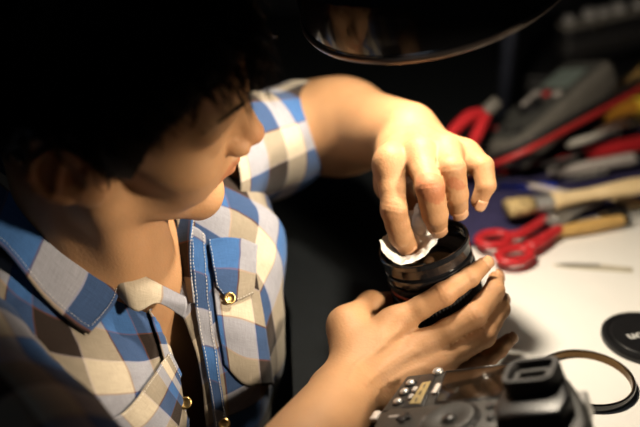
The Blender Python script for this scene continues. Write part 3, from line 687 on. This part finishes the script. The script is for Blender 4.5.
ptop = V(0.26, 1.20, 0.66); arm = [hook[-1], LC+LF@V(.03, .12, .15), V(.20, 1.0, .50), V(.25, 1.16, .62), ptop]
obj('arm', tube(spline(np.array(arm), 30), .008, 12), M_BLACKPLASTIC, lamp)
obj('post', tube([V(.26, 1.20, .012), V(.26, 1.20, .3), ptop], .011, 16), mat('post_blue', (0.03, 0.034, 0.05), .4, .3, noise=.2), lamp)
obj('base', xf(lathe([(.0, .016), (.05, .016), (.058, .012), (.06, .004), (.06, .0)], 40), None, (.26, 1.20, .0085)), M_BLACKPLASTIC, lamp)
bl = bpy.data.lights.new('lamp_bulb_glow', 'POINT'); bl.shadow_soft_size = 0.016; bl.energy = LAMP_POWER; bl.color = (1.0, 0.87, 0.69)
blo = bpy.data.objects.new('lamp_bulb_glow', bl); COL.objects.link(blo); blo.location = LC+LA*.0440

# ================================================================== LENS held in the right hand
def LL(m): return xf(m, LXF, LRC)
lens = empty('camera_lens', LRC-LX*.1); tag(lens, 'black ringed camera lens gripped upright with white tissue in its mouth', 'lens')
obj('front_ring', LL(lathe([(.0345, -.0175), (.0350, -.013), (.0372, -.0125), (.0372, -.0095), (.0366, -.0090), (.0372, -.0085), (.0372, -.0055), (.0366, -.005), (.0372, -.0045), (.0374, -.0008), (.0380, 0.0), (.0392, 0.0), (.0399, -.0008), (.0399, -.0045), (.0390, -.0052), (.0388, -.0058), (.0391, -.0130), (.0384, -.0140), (.0362, -.0145)], 96, cap=False)), M_GLOSSBLACK, lens, sharp=30)
obj('baffle', LL(lathe([(.0350, -.0150), (.0325, -.0158), (.0315, -.0185), (.0290, -.0190), (.0285, -.021)], 72, cap=False)), M_RUBBER, lens)
obj('front_glass', LL(lathe([(.0, -.0150), (.010, -.0154), (.020, -.0168), (.029, -.0192)], 64)), M_GLASS, lens)
obj('barrel', LL(lathe([(.0360, -.0140), (.0360, -.0165), (.0384, -.0170), (.0388, -.0180), (.0388, -.0225), (.0380, -.0232), (.0366, -.0236), (.0366, -.0250), (.0384, -.0256), (.0386, -.0320), (.0376, -.0328), (.0376, -.0700), (.0390, -.0720), (.0390, -.0850), (.0370, -.0900), (.0345, -.0960), (.0345, -.1000), (.0, -.1000)], 96, cap=False)), M_GLOSSBLACK, lens, sharp=30)
obj('stripe', LL(lathe([(.0378, -.0335), (.0383, -.0338), (.0383, -.0362), (.0378, -.0366)], 72, cap=False)), M_REDRING, lens)
def ribbed(z0, z1, r, nr, dep):
    n = nr*4; an = np.arange(n)*2*math.pi/n; pat = np.tile([0, dep, dep, 0], nr); v = []; f = []
    prof = [(r-.0012, z0), (r, z0-.0008), (r, z1+.0008), (r-.0012, z1)]
    for i, (rr, z) in enumerate(prof):
        for a, q in zip(an, pat): q_ = q if i in (1, 2) else 0; v.append([(rr+q_)*math.cos(a), (rr+q_)*math.sin(a), z])
    for i in range(3):
        for k in range(n): f.append([i*n+k, (i+1)*n+k, (i+1)*n+(k+1) % n, i*n+(k+1) % n])
    return np.array(v), f
obj('zoom_ring', LL(ribbed(-.0400, -.0660, .0388, 72, .0008)), M_RUBBER, lens, smooth=False)
obj('focus_ring', LL(ribbed(-.0265, -.0312, .0388, 90, .0005)), M_RUBBER, lens, smooth=False)

# tissue pushed into the mouth of the lens
def tissue():
    A = [[P(379, 240, .749), P(384, 253, .746), P(400, 264, .742), P(418, 260, .744), P(431, 249, .750), P(440, 236, .760)],
         [P(383, 238, .753), P(389, 249, .750), P(402, 258.5, .748), P(420, 253, .751), P(430, 243, .757), P(437, 232, .765)],
         [P(388, 234, .766), P(395, 240, .770), P(406, 244, .775), P(420, 243, .770), P(429, 235, .768), P(434, 227, .770)],
         [P(392, 230, .770), P(401, 228, .782), P(411, 222, .768), P(419, 220, .757), P(427, 224, .760), P(434, 219, .772)],
         [P(396, 226, .776), P(404, 216, .786), P(412, 210, .770), P(418, 203, .758), P(424, 208, .762), P(432, 212, .774)]]
    G = net(A, 90, 70); nn = gridnormal(G); r = np.random.default_rng(11); d = 0
    for k in (120, 190, 300, 420):
        for _ in range(4):
            q = r.normal(size=3)*k; s = G@q+r.uniform(0, 6); d = d+(np.abs(np.sin(s+1.2*np.sin(G@(q[[2, 0, 1]]*.5))))-.6)*(0.10/k)
    ei = np.minimum(1, np.minimum.outer(np.arange(70), np.full(90, 99))/3.0+.3)
    G = G+nn*(d*ei)[..., None]
    for _ in range(9):                      # keep the tissue outside the fingers that press it
        p = G.reshape(-1, 3); ev = lambda o_: field(base, FINGERS, (p+o_)[:, None, :], p, .01)[:, 0]
        f0 = ev(np.zeros(3)); e = .0008; g_ = np.stack([ev(np.eye(3)[k]*e)-f0 for k in range(3)], 1)/e; g_ /= np.linalg.norm(g_, axis=1)[:, None]+1e-9
        p = p+g_*np.maximum(.0042-f0, 0)[:, None]; G = p.reshape(G.shape)
    return G
tag(obj('tissue', gridmesh(tissue(), .0006), M_CLOTH), 'crumpled white tissue under the pressing index finger in the lens mouth', 'tissue')

# ================================================================== CAMERA lying on its front
CO = P(440, 395, .648); ca = nrm(V(.829, -.382, .398)); cb = V(-.42, -.9, 0.); cb = nrm(cb-(cb@ca)*ca); cn = -np.cross(ca, cb); CF = np.stack([ca, -cb, cn], 1)
def C(m, u=0, v=0, h=0): return xf(m, CF, CO+ca*u/1000+cb*v/1000+cn*h/1000)
camr = empty('photo_camera', CO-cn*.06+ca*.03+cb*.02); tag(camr, 'black camera lying face down on the bench with its screen upwards', 'camera')
mm = lambda L_: [(x/1000, -y/1000) for x, y in L_]
def cprism(pts, h0, h1, bev, u=0, v=0): return C(prism(mm(pts)[::-1], (h1-h0)/1000, bev/1000, 3), u, v, h0)
obj('body', cprism([(-42, -35), (-46, 16), (-36, 82), (112, 82), (119, 48), (110, 20), (94, -8), (76, -30), (52, -36)], -36, 0, 5), M_CAMBODY, camr, sharp=50)
obj('lens_mount', C(lathe([(.0, -.062), (.030, -.062), (.033, -.058), (.033, -.030)], 48), 42, 30), M_STEEL, camr, sharp=40)
obj('back_panel', cprism([(-37, -31), (-41, 16), (56, 16), (58, -31)], -1, .8, .7), M_CAMBODY, camr, sharp=40)
obj('screen', cprism([(-5, -29), (1, 11), (53, 12), (48, -30)], 0.0, 1.7, .5), M_SCREEN, camr, sharp=40)
obj('screen_frame', join(*[C(tube([V(x0/1000, -y0/1000, .0012), V((x0+x1)/2000, -(y0+y1)/2000, .0012), V(x1/1000, -y1/1000, .0012)], .0009, 8)) for (x0, y0), (x1, y1) in (((-5, -30), (1, 12)), ((1, 12), (54, 12.5)), ((54, 12.5), (49, -31)), ((49, -31), (-5, -30)))]), M_BLACKPLASTIC, camr)
obj('status_bezel', cprism([(-25, -28), (-25, 15), (-8, 15), (-12, -28)], 0, 1.5, .5), M_BLACKPLASTIC, camr, sharp=40)
obj('status_display', cprism([(-20, -17), (-21, 11), (-11, 12), (-13, -18)], 1, 2.0, .3), M_STATUS, camr, sharp=40)
for k in range(3): obj('segment', cprism([(-17, -14+k*9), (-17, -9+k*9), (-15.6, -9+k*9), (-15.6, -14+k*9)], 1.9, 2.1, .05), M_BLACKPLASTIC, camr, smooth=False)
for u, v in ((-31, -19), (-31.5, -7), (-32, 6)):
    b_ = obj('button', C(lathe([(.0, .0028), (.0024, .0026), (.0034, .0018), (.0037, .0)], 24), u, v, .6), M_STEEL, camr)
    obj('button_collar', C(lathe([(.0039, .0), (.0039, .0012), (.0048, .0012), (.0050, .0)], 24), u, v, .6), M_BLACKPLASTIC, b_)
for u, v in ((-23, -8), (-22.5, 2)): obj('button', C(rbox(.0035, .006, .002, .0008), u, v, 2), M_GREYP, camr)
obj('slide_switch', C(rbox(.0042, .0135, .003, .0012), -4.5, -6, 1.5), M_PALEP, camr)
obj('thumb_button', C(lathe([(.0, .0035), (.0030, .0032), (.0042, .002), (.0045, .0)], 24), -12, -31, .5), M_STEEL, camr)
obj('strap_lug', C(rbox(.006, .011, .004, .0012), -46, 20, -1), M_PALEP, camr)
# raised thumb deck with the control dial
obj('control_deck', cprism([(-33, 17), (-40, 24), (-32, 82), (60, 82), (60, 17)], -1, 3.2, 2.2), M_CAMBODY, camr, sharp=50)
dl = obj('control_dial', C(lathe([(.0, .0025), (.0055, .0028), (.0062, .0018), (.0075, .0020), (.0165, .0042), (.0185, .0036), (.0195, .0016), (.0195, .0)], 56), 22, 40, 3), M_CAMBODY, camr, sharp=35)
obj('dial_centre', C(lathe([(.0, .0016), (.004, .0014), (.0052, .0)], 24), 22, 40, 5.6), M_BLACKPLASTIC, dl)
obj('dial_rim', C(lathe([(.0196, 0), (.0200, .0022), (.0215, .0022), (.0222, 0)], 56), 22, 40, 3), M_BLACKPLASTIC, camr)
def cross(r, w_): return [(r, -w_), (r, w_), (w_, w_), (w_, r), (-w_, r), (-w_, w_), (-r, w_), (-r, -w_), (-w_, -w_), (-w_, -r), (w_, -r), (w_, -w_)]
obj('cross_pad', cprism(cross(5.5, 2)[::-1], 3, 5, .6, -16, 32), M_BLACKPLASTIC, camr, sharp=40)
for u, v, r in ((48, 27, 3.2), (52, 40, 3.2)): obj('button', C(lathe([(.0, .002), (r*.0008, .0018), (r*.001, 0)], 20), u, v, 3), M_BLACKPLASTIC, camr)
obj('display_print', cprism([(-30, 27), (-30, 29), (-22, 29), (-22, 27)], 3.0, 3.4, .05), M_GREYP, camr)
# viewfinder hump with rubber eyecup
obj('viewfinder_hump', cprism([(58, -4), (56, 40), (62, 52), (104, 52), (107, 34), (97, 4), (88, -8)], -4, 12, 3.5), M_BLACKPLASTIC, camr, sharp=50)
def ringprism(w_, h_, r, wi, hi, ri, t):
    o = rrect(w_, h_, r, 6); i = rrect(wi, hi, ri, 6); n = len(o); prof = [(0.0, 0), (0.0, .75), (.18, 1.0), (.82, 1.0), (1.0, .7), (1.0, 0.0)]; v = []; f = []
    for a, z in prof:
        for (xo, yo), (xi, yi) in zip(o, i): v.append([xo+(xi-xo)*a, yo+(yi-yo)*a, z*t])
    for k in range(len(prof)-1):
        for q in range(n): f.append([k*n+q, k*n+(q+1) % n, (k+1)*n+(q+1) % n, (k+1)*n+q])
    return np.array(v), f
ec = obj('eyecup', C(ringprism(.037, .031, .009, .027, .021, .004, .0115), 79.5, 16, 11.5), M_RUBBER, camr, sharp=50)
obj('eyepiece_frame', C(ringprism(.0275, .0215, .004, .017, .0095, .0015, .004), 79.5, 16, 14), M_CAMBODY, ec, sharp=40)
obj('eyepiece_glass', C(rbox(.017, .0095, .001, .0004), 79.5, 16, 13.5), M_SCREEN, ec)
obj('hot_shoe', cprism([(103, 8), (106, 40), (112, 40), (109, 8)], -20, -2, 1), M_STEEL, camr, sharp=40)
obj('mode_dial', C(xf(lathe([(.0, .008), (.009, .008), (.010, .007), (.010, 0)], 30), frame((1, 0, 0))), 112, 62, -12), M_BLACKPLASTIC, camr, sharp=40)

# ================================================================== filter ring, lens cap, blade on the board
def flatdisc(prof, c, n=80): return xf(lathe(prof, n, closed=False), None, c)
fr = empty('filter_ring', Z(586, 383, .003)); tag(fr, 'thin bronze-edged empty filter ring lying on the board beside the camera', 'filter ring')
fc = Z(586, 383, .003)
obj('outer_band', xf(lathe([(.0385, .0), (.0402, .0), (.0404, .0010), (.0404, .0064), (.0400, .0072), (.0388, .0072), (.0386, .0066)], 96, closed=True), None, fc), M_GLOSSBLACK, fr, sharp=35)
obj('inner_band', xf(lathe([(.0388, .0071), (.0380, .0070), (.0374, .0064), (.0374, .0), (.0385, .0)], 96, closed=True), None, fc), M_BROWNRIM, fr, sharp=35)
cc = Z(646.5, 341, .003)
cap = empty('lens_cap', cc); tag(cap, 'round black lens cap with white lettering lying flat on the board', 'lens cap')
obj('cap_disc', xf(lathe([(.0405, .0), (.0412, .0012), (.0412, .0052), (.0405, .0062), (.0372, .0068), (.0364, .0062), (.0330, .0060), (.0322, .0068), (.0, .0070)], 96), None, cc), M_BLACKPLASTIC, cap, sharp=35)
obj('pinch_grip', xf(prism(rrect(.016, .006, .002), .0016, .0006), np.array([[0, -1, 0], [1, 0, 0], [0, 0, 1.]]), cc+V(.0375, 0, .0058)), M_BLACKPLASTIC, cap, sharp=40)
def text(body, size, name, parent, loc, rz, m, depth=.0002):
    cu = bpy.data.curves.new(name, 'FONT'); cu.body = body; cu.size = size; cu.extrude = depth; cu.align_x = 'CENTER'; cu.align_y = 'CENTER'; cu.offset = size*.012
    o = bpy.data.objects.new(name, cu); COL.objects.link(o); me = bpy.data.meshes.new_from_object(o.evaluated_get(bpy.context.evaluated_depsgraph_get()))
    bpy.data.objects.remove(o); c, s = math.cos(rz), math.sin(rz)
    v = np.array([q.co[:] for q in me.vertices])@np.array([[c, -s, 0], [s, c, 0], [0, 0, 1]]).T+np.asarray(loc); f = [list(p.vertices) for p in me.polygons]
    return obj(name, (v, f), m, parent, smooth=False)
text('Canon', .0160, 'lettering', cap, cc+V(.0015, -.0005, .0071), math.pi+.20, M_WHITEPRINT)
def flat_poly(px, z, h, bev=.0004):
    q = [Z(x, y, z) for x, y in px]; c = np.mean(q, 0); pl = [(p[0]-c[0], p[1]-c[1]) for p in q]
    A = sum(pl[i][0]*pl[(i+1) % len(pl)][1]-pl[(i+1) % len(pl)][0]*pl[i][1] for i in range(len(pl)))
    if A < 0: pl = pl[::-1]
    return xf(prism(pl, h, bev, 1), None, (c[0], c[1], z))
bld = empty('knife_blade', Z(594, 268, .003)); tag(bld, 'slim pale pointed blade lying alone on the white board', 'blade')
obj('blade', flat_poly([(551, 266), (566, 264), (600, 265), (632, 268), (633, 273), (600, 271), (570, 269)], .0032, .0012), mat('blade_pale', (0.68, 0.62, 0.48), .4, .15, noise=.15), bld, sharp=40)
obj('cutting_edge', flat_poly([(554, 265), (568, 263.4), (600, 264.4), (600, 266.4), (570, 266.2)], .0042, .0010), M_STEEL, bld, sharp=40)

# ================================================================== TOOLS heaped on the navy cloth
def rod(name, m, pts, rad, parent=None, n=16, flat=(1, 1), up=None, ns=None, sharp=None):
    p = np.array(pts, float); rr = np.asarray(rad, float)
    if ns: q = spline(p, ns); rr = np.interp(np.linspace(0, 1, ns), np.linspace(0, 1, len(rr)), rr); p = q
    return obj(name, tube(p, rr, n, flat=flat, up=up), m, parent, sharp=sharp)
def along(a, b, ts): return [a+(b-a)*t for t in ts]
# scissors
sz = .0150; scs = empty('scissors', Z(550, 225, sz)); tag(scs, 'red-handled scissors lying open-handled at the edge of the white board', 'scissors')
def loop(cx, cy, rx, ry, ang, z, r):
    o = Z(cx, cy, z); out = []
    for k in range(41):
        a = 2*math.pi*k/40; x, y = rx*math.cos(a), ry*math.sin(a); c, s = math.cos(ang), math.sin(ang); out.append(o+V(c*x-s*y, s*x+c*y, 0))
    return tube(out, r, 12, cap=False, flat=(1.05, .85), up=(0, 0, 1))
h1 = join(loop(494, 239, .0185, .0135, .55, sz+.002, .0052), tube(spline(np.array([Z(508, 236, sz+.002), Z(520, 234, sz+.003), Z(536, 225, sz+.003), Z(545, 218, sz+.003)]), 20), np.linspace(.0062, .0048, 20), 12, flat=(1.2, .8), up=(0, 0, 1)))
obj('handle', h1, M_RED, scs)
h2 = join(loop(515, 255, .0200, .0130, .62, sz, .0054), tube(spline(np.array([Z(529, 247, sz), Z(540, 241, sz), Z(552, 233, sz), Z(560, 228, sz)]), 20), np.linspace(.0068, .0050, 20), 12, flat=(1.3, .8), up=(0, 0, 1)))
obj('handle', h2, M_RED, scs)
obj('blade', flat_poly([(545, 222), (556, 210), (575, 205), (604, 192), (612, 186), (608, 193), (585, 210), (566, 224), (556, 229)], sz+.001, .0022), M_STEEL, scs, sharp=40)
obj('blade', flat_poly([(538, 224), (548, 212), (572, 206), (606, 196), (614, 193), (600, 205), (576, 214), (556, 222)], sz+.0035, .0022), M_STEEL, scs, sharp=40)
obj('pivot_screw', xf(lathe([(.0, .0034), (.003, .0032), (.0046, .002), (.005, 0)], 24), None, Z(556, 217, sz+.0055)), M_CHROME, scs)
# flat brush
bz = .029; b0, b1 = Z(507, 209, bz), Z(655, 183, bz+.012); br = empty('paint_brush', Z(545, 203, .006)); tag(br, 'pale wooden paint brush with tan bristles and ribbed metal ferrule', 'brush')
bd_ = b1-b0
obj('bristles', tube(along(b0, b1, (0, .02, .10, .17)), (.0118, .0126, .0122, .0108), 20, flat=(1.15, .85), up=(0, 0, 1)), M_BRISTLE, br)
obj('ferrule', tube(along(b0, b1, (.155, .16, .185, .19, .205, .21, .225, .23, .25, .255, .29, .295)), (.0100, .0108, .0108, .0101, .0101, .0108, .0108, .0101, .0101, .0108, .0106, .0098), 24, flat=(1.15, .85), up=(0, 0, 1)), M_STEEL, br, sharp=30)
obj('handle', tube(spline(np.array(along(b0, b1, (.285, .33, .42, .55, .70, .85, .97, 1.0))), 40), np.interp(np.linspace(0, 1, 40), np.linspace(0, 1, 8), (.0106, .0112, .0090, .0080, .0100, .0118, .0102, .004)), 20, flat=(1.15, .85), up=(0, 0, 1)), M_WOOD, br)
def tool(name, label, cat, pxs, spec, group=None):
    """pxs: two ends (x, y, z); spec: parts as (name, material, [(t, radius)...], kwargs)"""
    a, b = Z(*pxs[0]), Z(*pxs[1]); e = empty(name, V((a+b)[0]/2, (a+b)[1]/2, min(a[2], b[2])-.006)); tag(e, label, cat, group)
    for nm, m, pr, *kw in spec:
        k = dict(sharp=35, n=16); k.update(kw[0] if kw else {})
        rod(nm, m, along(a, b, [t for t, _ in pr]), [r for _, r in pr], e, **k)
    return e
tool('wood_handled_tool', 'dark-tipped tan wooden handle lying along the edge of the white board', 'tool', ((553, 233, .012), (634, 218, .013)),
     [('handle', M_WOOD2, [(0, .0035), (.03, .0055), (.2, .0072), (.5, .0078), (.8, .0070), (.86, .0062)]), ('ferrule', M_BLACKPLASTIC, [(.85, .0066), (.9, .0066), (.93, .005)]), ('shaft', M_STEEL, [(.92, .0022), (1.5, .0022)])])
tool('paint_brush', 'pale wooden brush handle half hidden under the paint brush', 'brush', ((604, 192, .010), (668, 214, .010)),
     [('handle', M_WOOD, [(0, .003), (.06, .0075), (.25, .0095), (.5, .0085), (.8, .0078), (1.0, .0078)], {'flat': (1.2, .7), 'up': (0, 0, 1)}), ('ferrule', M_STEEL, [(1.0, .0085), (1.25, .0085)])])
tool('screwdriver', 'small dark screwdriver with bright chrome collar below the brush', 'screwdriver', ((578, 221, .012), (650, 208, .014)),
     [('shaft', M_STEEL, [(0, .0018), (.28, .0018)]), ('collar', M_CHROME, [(.26, .004), (.30, .005), (.40, .005), (.42, .004)]), ('handle', M_BLACKPLASTIC, [(.42, .0045), (.5, .0058), (.62, .0058), (.64, .005)]), ('band', M_CHROME, [(.66, .0050), (.70, .0056), (.92, .0056), (.95, .0048)]), ('cap', M_BLACKPLASTIC, [(.95, .0052), (1.1, .0052)])])
tool('ball_pen', 'bright blue pen lying beside the pinky finger on the navy cloth', 'pen', ((494, 186, .012), (556, 187, .012)),
     [('tip', M_STEEL, [(0, .0008), (.06, .002)]), ('barrel', M_BLUE, [(.05, .0030), (.1, .0042), (.9, .0042), (1.0, .0038)]), ('clip', M_BLUE, [(.7, .0052), (.98, .0052)])])
tool('pale_stick', 'slim pale pinkish stick pointing at the brush bristles', 'stick', ((523, 184, .014), (580, 196, .014)),
     [('rod', M_PALEP, [(0, .0028), (.04, .0038), (.95, .0036), (1.0, .003)]), ('tip', M_STEEL, [(-.06, .001), (.0, .0022)])])
tool('marker_pen', 'thick grey barrel marker with dark cap lying across the tools', 'marker', ((550, 173, .022), (660, 154, .030)),
     [('barrel', M_GREYP, [(0, .0055), (.01, .0066), (.7, .0085), (.74, .0085)]), ('band', M_CHROME, [(.745, .0090), (.765, .0090)]), ('cap', M_BLACKPLASTIC, [(.765, .0088), (1.0, .0086)])])
tool('tweezers', 'steel tweezers with a bright rivet lying under the marker', 'tweezers', ((566, 180, .014), (606, 171, .018)),
     [('arm', M_STEEL, [(0, .001), (.3, .0032), (.9, .0045), (1, .004)], {'flat': (1.4, .4), 'up': (0, 0, 1)}), ('rivet', M_CHROME, [(.78, .0), (.785, .0055), (.86, .0055), (.87, 0)])])
tool('screwdriver', 'thick bright red screwdriver handle lying behind the grey marker', 'screwdriver', ((576, 157, .030), (668, 138, .032)),
     [('shaft', M_STEEL, [(-.35, .0026), (.02, .0026)]), ('collar', M_BLACKPLASTIC, [(0, .006), (.06, .007), (.1, .0072)]), ('handle', M_RED, [(.08, .0075), (.2, .0105), (.8, .0112), (.96, .0095), (1, .006)])])
tool('pen', 'cream white pen with chrome joints lying under the amber handle', 'pen', ((566, 145, .036), (655, 121, .040)),
     [('barrel', M_WHITEP, [(0, .0030), (.03, .0046), (.45, .0054), (.56, .0054)]), ('joint', M_CHROME, [(.57, .0045), (.60, .0055), (.66, .0055), (.69, .0042)]), ('neck', M_BLACKPLASTIC, [(.68, .004), (.76, .004)]), ('joint', M_CHROME, [(.75, .0045), (.78, .0056), (.86, .0056), (.88, .0045)]), ('cap', M_BLACKPLASTIC, [(.88, .005), (1.0, .0048)])])
tool('screwdriver', 'amber handled screwdriver with a yellow band on the heap of tools', 'screwdriver', ((601, 115, .052), (680, 96, .058)),
     [('handle', M_AMBER, [(0, .007), (.03, .0118), (.15, .0130), (.40, .0125), (.45, .0125)]), ('band', M_YELLOW, [(.40, .0135), (.46, .0138), (.60, .0136), (.62, .0125)]), ('end', M_AMBER, [(.62, .0128), (.95, .0128), (1, .009)])])
# dull bar between the pen and the amber handle
tool('file', 'dull brown wooden file handle lying behind the white pen', 'file', ((592, 134, .030), (628, 125, .032)),
     [('handle', mat('dull_wood', (.20, .12, .09), .6, noise=.3), [(0, .003), (.1, .0065), (.8, .0075), (1, .006)]), ('blade', M_STEEL, [(1, .003), (1.6, .003)])])
# cables
for nm, lab, m, pts, r in (
    ('test_cable', 'red test cable curving across the tools below the meter', M_REDDK, [(462, 176, .020), (490, 166, .055), (530, 149, .082), (575, 125, .094), (612, 105, .104), (648, 85, .114)], .0042),
    ('test_cable', 'black test cable running just behind the red cable', M_RUBBER, [(470, 166, .020), (505, 153, .062), (545, 133, .088), (585, 111, .102), (622, 91, .112), (650, 75, .120)], .0042),
    ('thin_cable', 'thin dull red cable running from behind the hand to the red handle', M_REDDK, [(478, 178, .008), (505, 172, .012), (540, 163, .018), (580, 153, .026), (600, 144, .034)], .0026),
    ('thin_cable', 'thin black cable lying on the navy cloth beside the blue pen', M_RUBBER, [(488, 181, .008), (520, 174, .010), (550, 166, .012), (600, 158, .014), (650, 150, .016)], .0030)):
    p = spline(np.array([Z(*q) for q in pts]), 60); tag(obj(nm, tube(p, r, 10), m), lab, 'cable')
# brass chain heap
ch = empty('brass_chain', Z(628, 84, .07)); tag(ch, 'tangle of dull brass chain links behind the amber handle', 'chain')
for k in range(26):
    c = Z(rng.uniform(604, 652), 0, .06) if 0 else P(rng.uniform(606, 655), 0, 1.25)
    x = rng.uniform(608, 658); y = 98-(x-608)*.62+rng.uniform(-9, 9); c = P(x, y, 1.27+rng.uniform(-.02, .02)); R3 = frame(rng.normal(size=3), rng.normal(size=3))
    an = np.linspace(0, 2*math.pi, 15)
    obj('link', tube([c+R3@V(.0075*math.cos(a), .0052*math.sin(a), 0) for a in an], .0017, 6, cap=False, up=R3[:, 2]), M_BRASS, ch)
# box that props the meter, chain and old camera
box = empty('parts_box', V(.52, 1.47, .0085)); tag(box, 'dark parts box at the back of the bench under the old camera', 'box')
obj('carcass', xf(rbox(.40, .26, .034, .004), None, (.52, 1.47, .0255)), M_BLACKPLASTIC, box, sharp=40)
obj('lid', xf(rbox(.41, .27, .012, .004), None, (.52, 1.47, .0490)), M_BLACKPLASTIC, box, sharp=40)

# multimeter leaning on the heap
m0, m1 = P(497, 141, 1.13), P(588, 62, 1.21); ma = nrm(m1-m0); mb = nrm(ray(540, 100)); msd = nrm(np.cross(ma, -mb)); mtc = nrm(-mb+(mb@ma)*ma); mul = nrm(np.cross(ma, mtc)); mul = mul if mul[2] > 0 else -mul
mnn = nrm(.50*mtc+.86*mul)
MF = np.stack([ma, np.cross(mnn, ma), mnn], 1); MC = (m0+m1)/2; ml = np.linalg.norm(m1-m0)
def MM(m, x=0, y=0, z=0): return xf(m, MF, MC+MF@V(x, y, z))
mt = empty('multimeter', MC-mnn*.02); tag(mt, 'grey handheld multimeter with greenish display leaning on the heap', 'multimeter')
obj('case', MM(prism(rrect(ml*1.08, .080, .016, 6), .040, .009, 3), 0, 0, -.040), M_METER, mt, sharp=50)
obj('face', MM(prism(rrect(ml*.96, .062, .010, 6), .003, .001, 1), 0, .004, -.001), M_METERFACE, mt, sharp=40)
obj('display', MM(prism(rrect(.046, .046, .004, 4), .002, .0006, 1), ml*.27, .006, .001), M_LCD, mt, sharp=40)
kn = obj('selector_knob', MM(lathe([(0, .011), (.013, .011), (.016, .009), (.018, 0)], 32), -.022, .004, .002), M_BLACKPLASTIC, mt, sharp=40)
obj('pointer', MM(rbox(.026, .005, .003, .001), -.022, .004, .0138), M_GREYP, kn)
for i, y in enumerate((-.014, .004, .022)):
    obj('button', MM(rbox(.010, .010, .004, .001), .012, y, .003), M_RED if i == 1 else M_GREYP, mt)
for i, y in enumerate((-.018, .004, .026)): obj('socket', MM(lathe([(.003, .0), (.003, .003), (.006, .003), (.0065, 0)], 20), -ml*.38, y, .002), M_RED if i == 2 else M_BLACKPLASTIC, mt)
# pliers with red grips behind the hand
pl = empty('pliers', P(468, 135, 1.08)); tag(pl, 'red-gripped pliers standing behind the raised hand below the meter', 'pliers')
rod('grip', M_RED, [P(446, 140, 1.07), P(458, 126, 1.08), P(470, 116, 1.09), P(482, 113, 1.10)], (.0062, .0075, .0080, .0070), pl, ns=24)
rod('grip', M_RED, [P(464, 156, 1.07), P(472, 144, 1.08), P(480, 128, 1.09), P(486, 116, 1.10)], (.0058, .0070, .0078, .0070), pl, ns=24)
obj('jaw', xf(rbox(.030, .016, .010, .004), frame(V(0, -1, .6), P(500, 100, 1.12)-P(484, 114, 1.1)), P(490, 108, 1.11)), M_METER, pl)
# old film camera on the box
oc = P(604, 30, 1.42); ox = nrm(V(.93, .20, .16)); oy = nrm(V(-.25, .95, 0)-(V(-.25, .95, 0)@ox)*ox); OF = np.stack([ox, oy, np.cross(ox, oy)], 1)
old = empty('film_camera', oc-OF[:, 2]*.03); tag(old, 'dark old film camera with silver top dials in the back corner', 'camera')
def OO(m, x=0, y=0, z=0): return xf(m, OF, oc+OF@V(x, y, z))
obj('body', OO(prism(rrect(.150, .040, .012, 6), .058, .003, 2), 0, 0, -.040), M_BLACKPLASTIC, old, sharp=50)
obj('top_plate', OO(prism(rrect(.148, .038, .011, 6), .008, .002, 2), 0, 0, .018), M_METER, old, sharp=50)
obj('leather_band', OO(prism(rrect(.152, .042, .012, 6), .026, .001, 1), 0, 0, -.028), M_RUBBER, old, sharp=50)
for x, r, h in ((-.058, .009, .010), (-.024, .011, .014), (.000, .009, .011), (.026, .012, .013), (.060, .010, .010)):
    obj('dial', OO(lathe([(0, h), (r*.85, h), (r, h-.0015), (r, 0)], 28), x, 0, .026), M_DIAL, old, sharp=35)
obj('finder_window', OO(rbox(.016, .002, .010, .001), -.02, -.020, .014), M_GLASS, old)
obj('lens_tube', OO(xf(lathe([(0, .03), (.018, .03), (.022, .026), (.022, 0)], 36), frame((0, 1, 0))), .01, .018, -.012), M_BLACKPLASTIC, old, sharp=40)
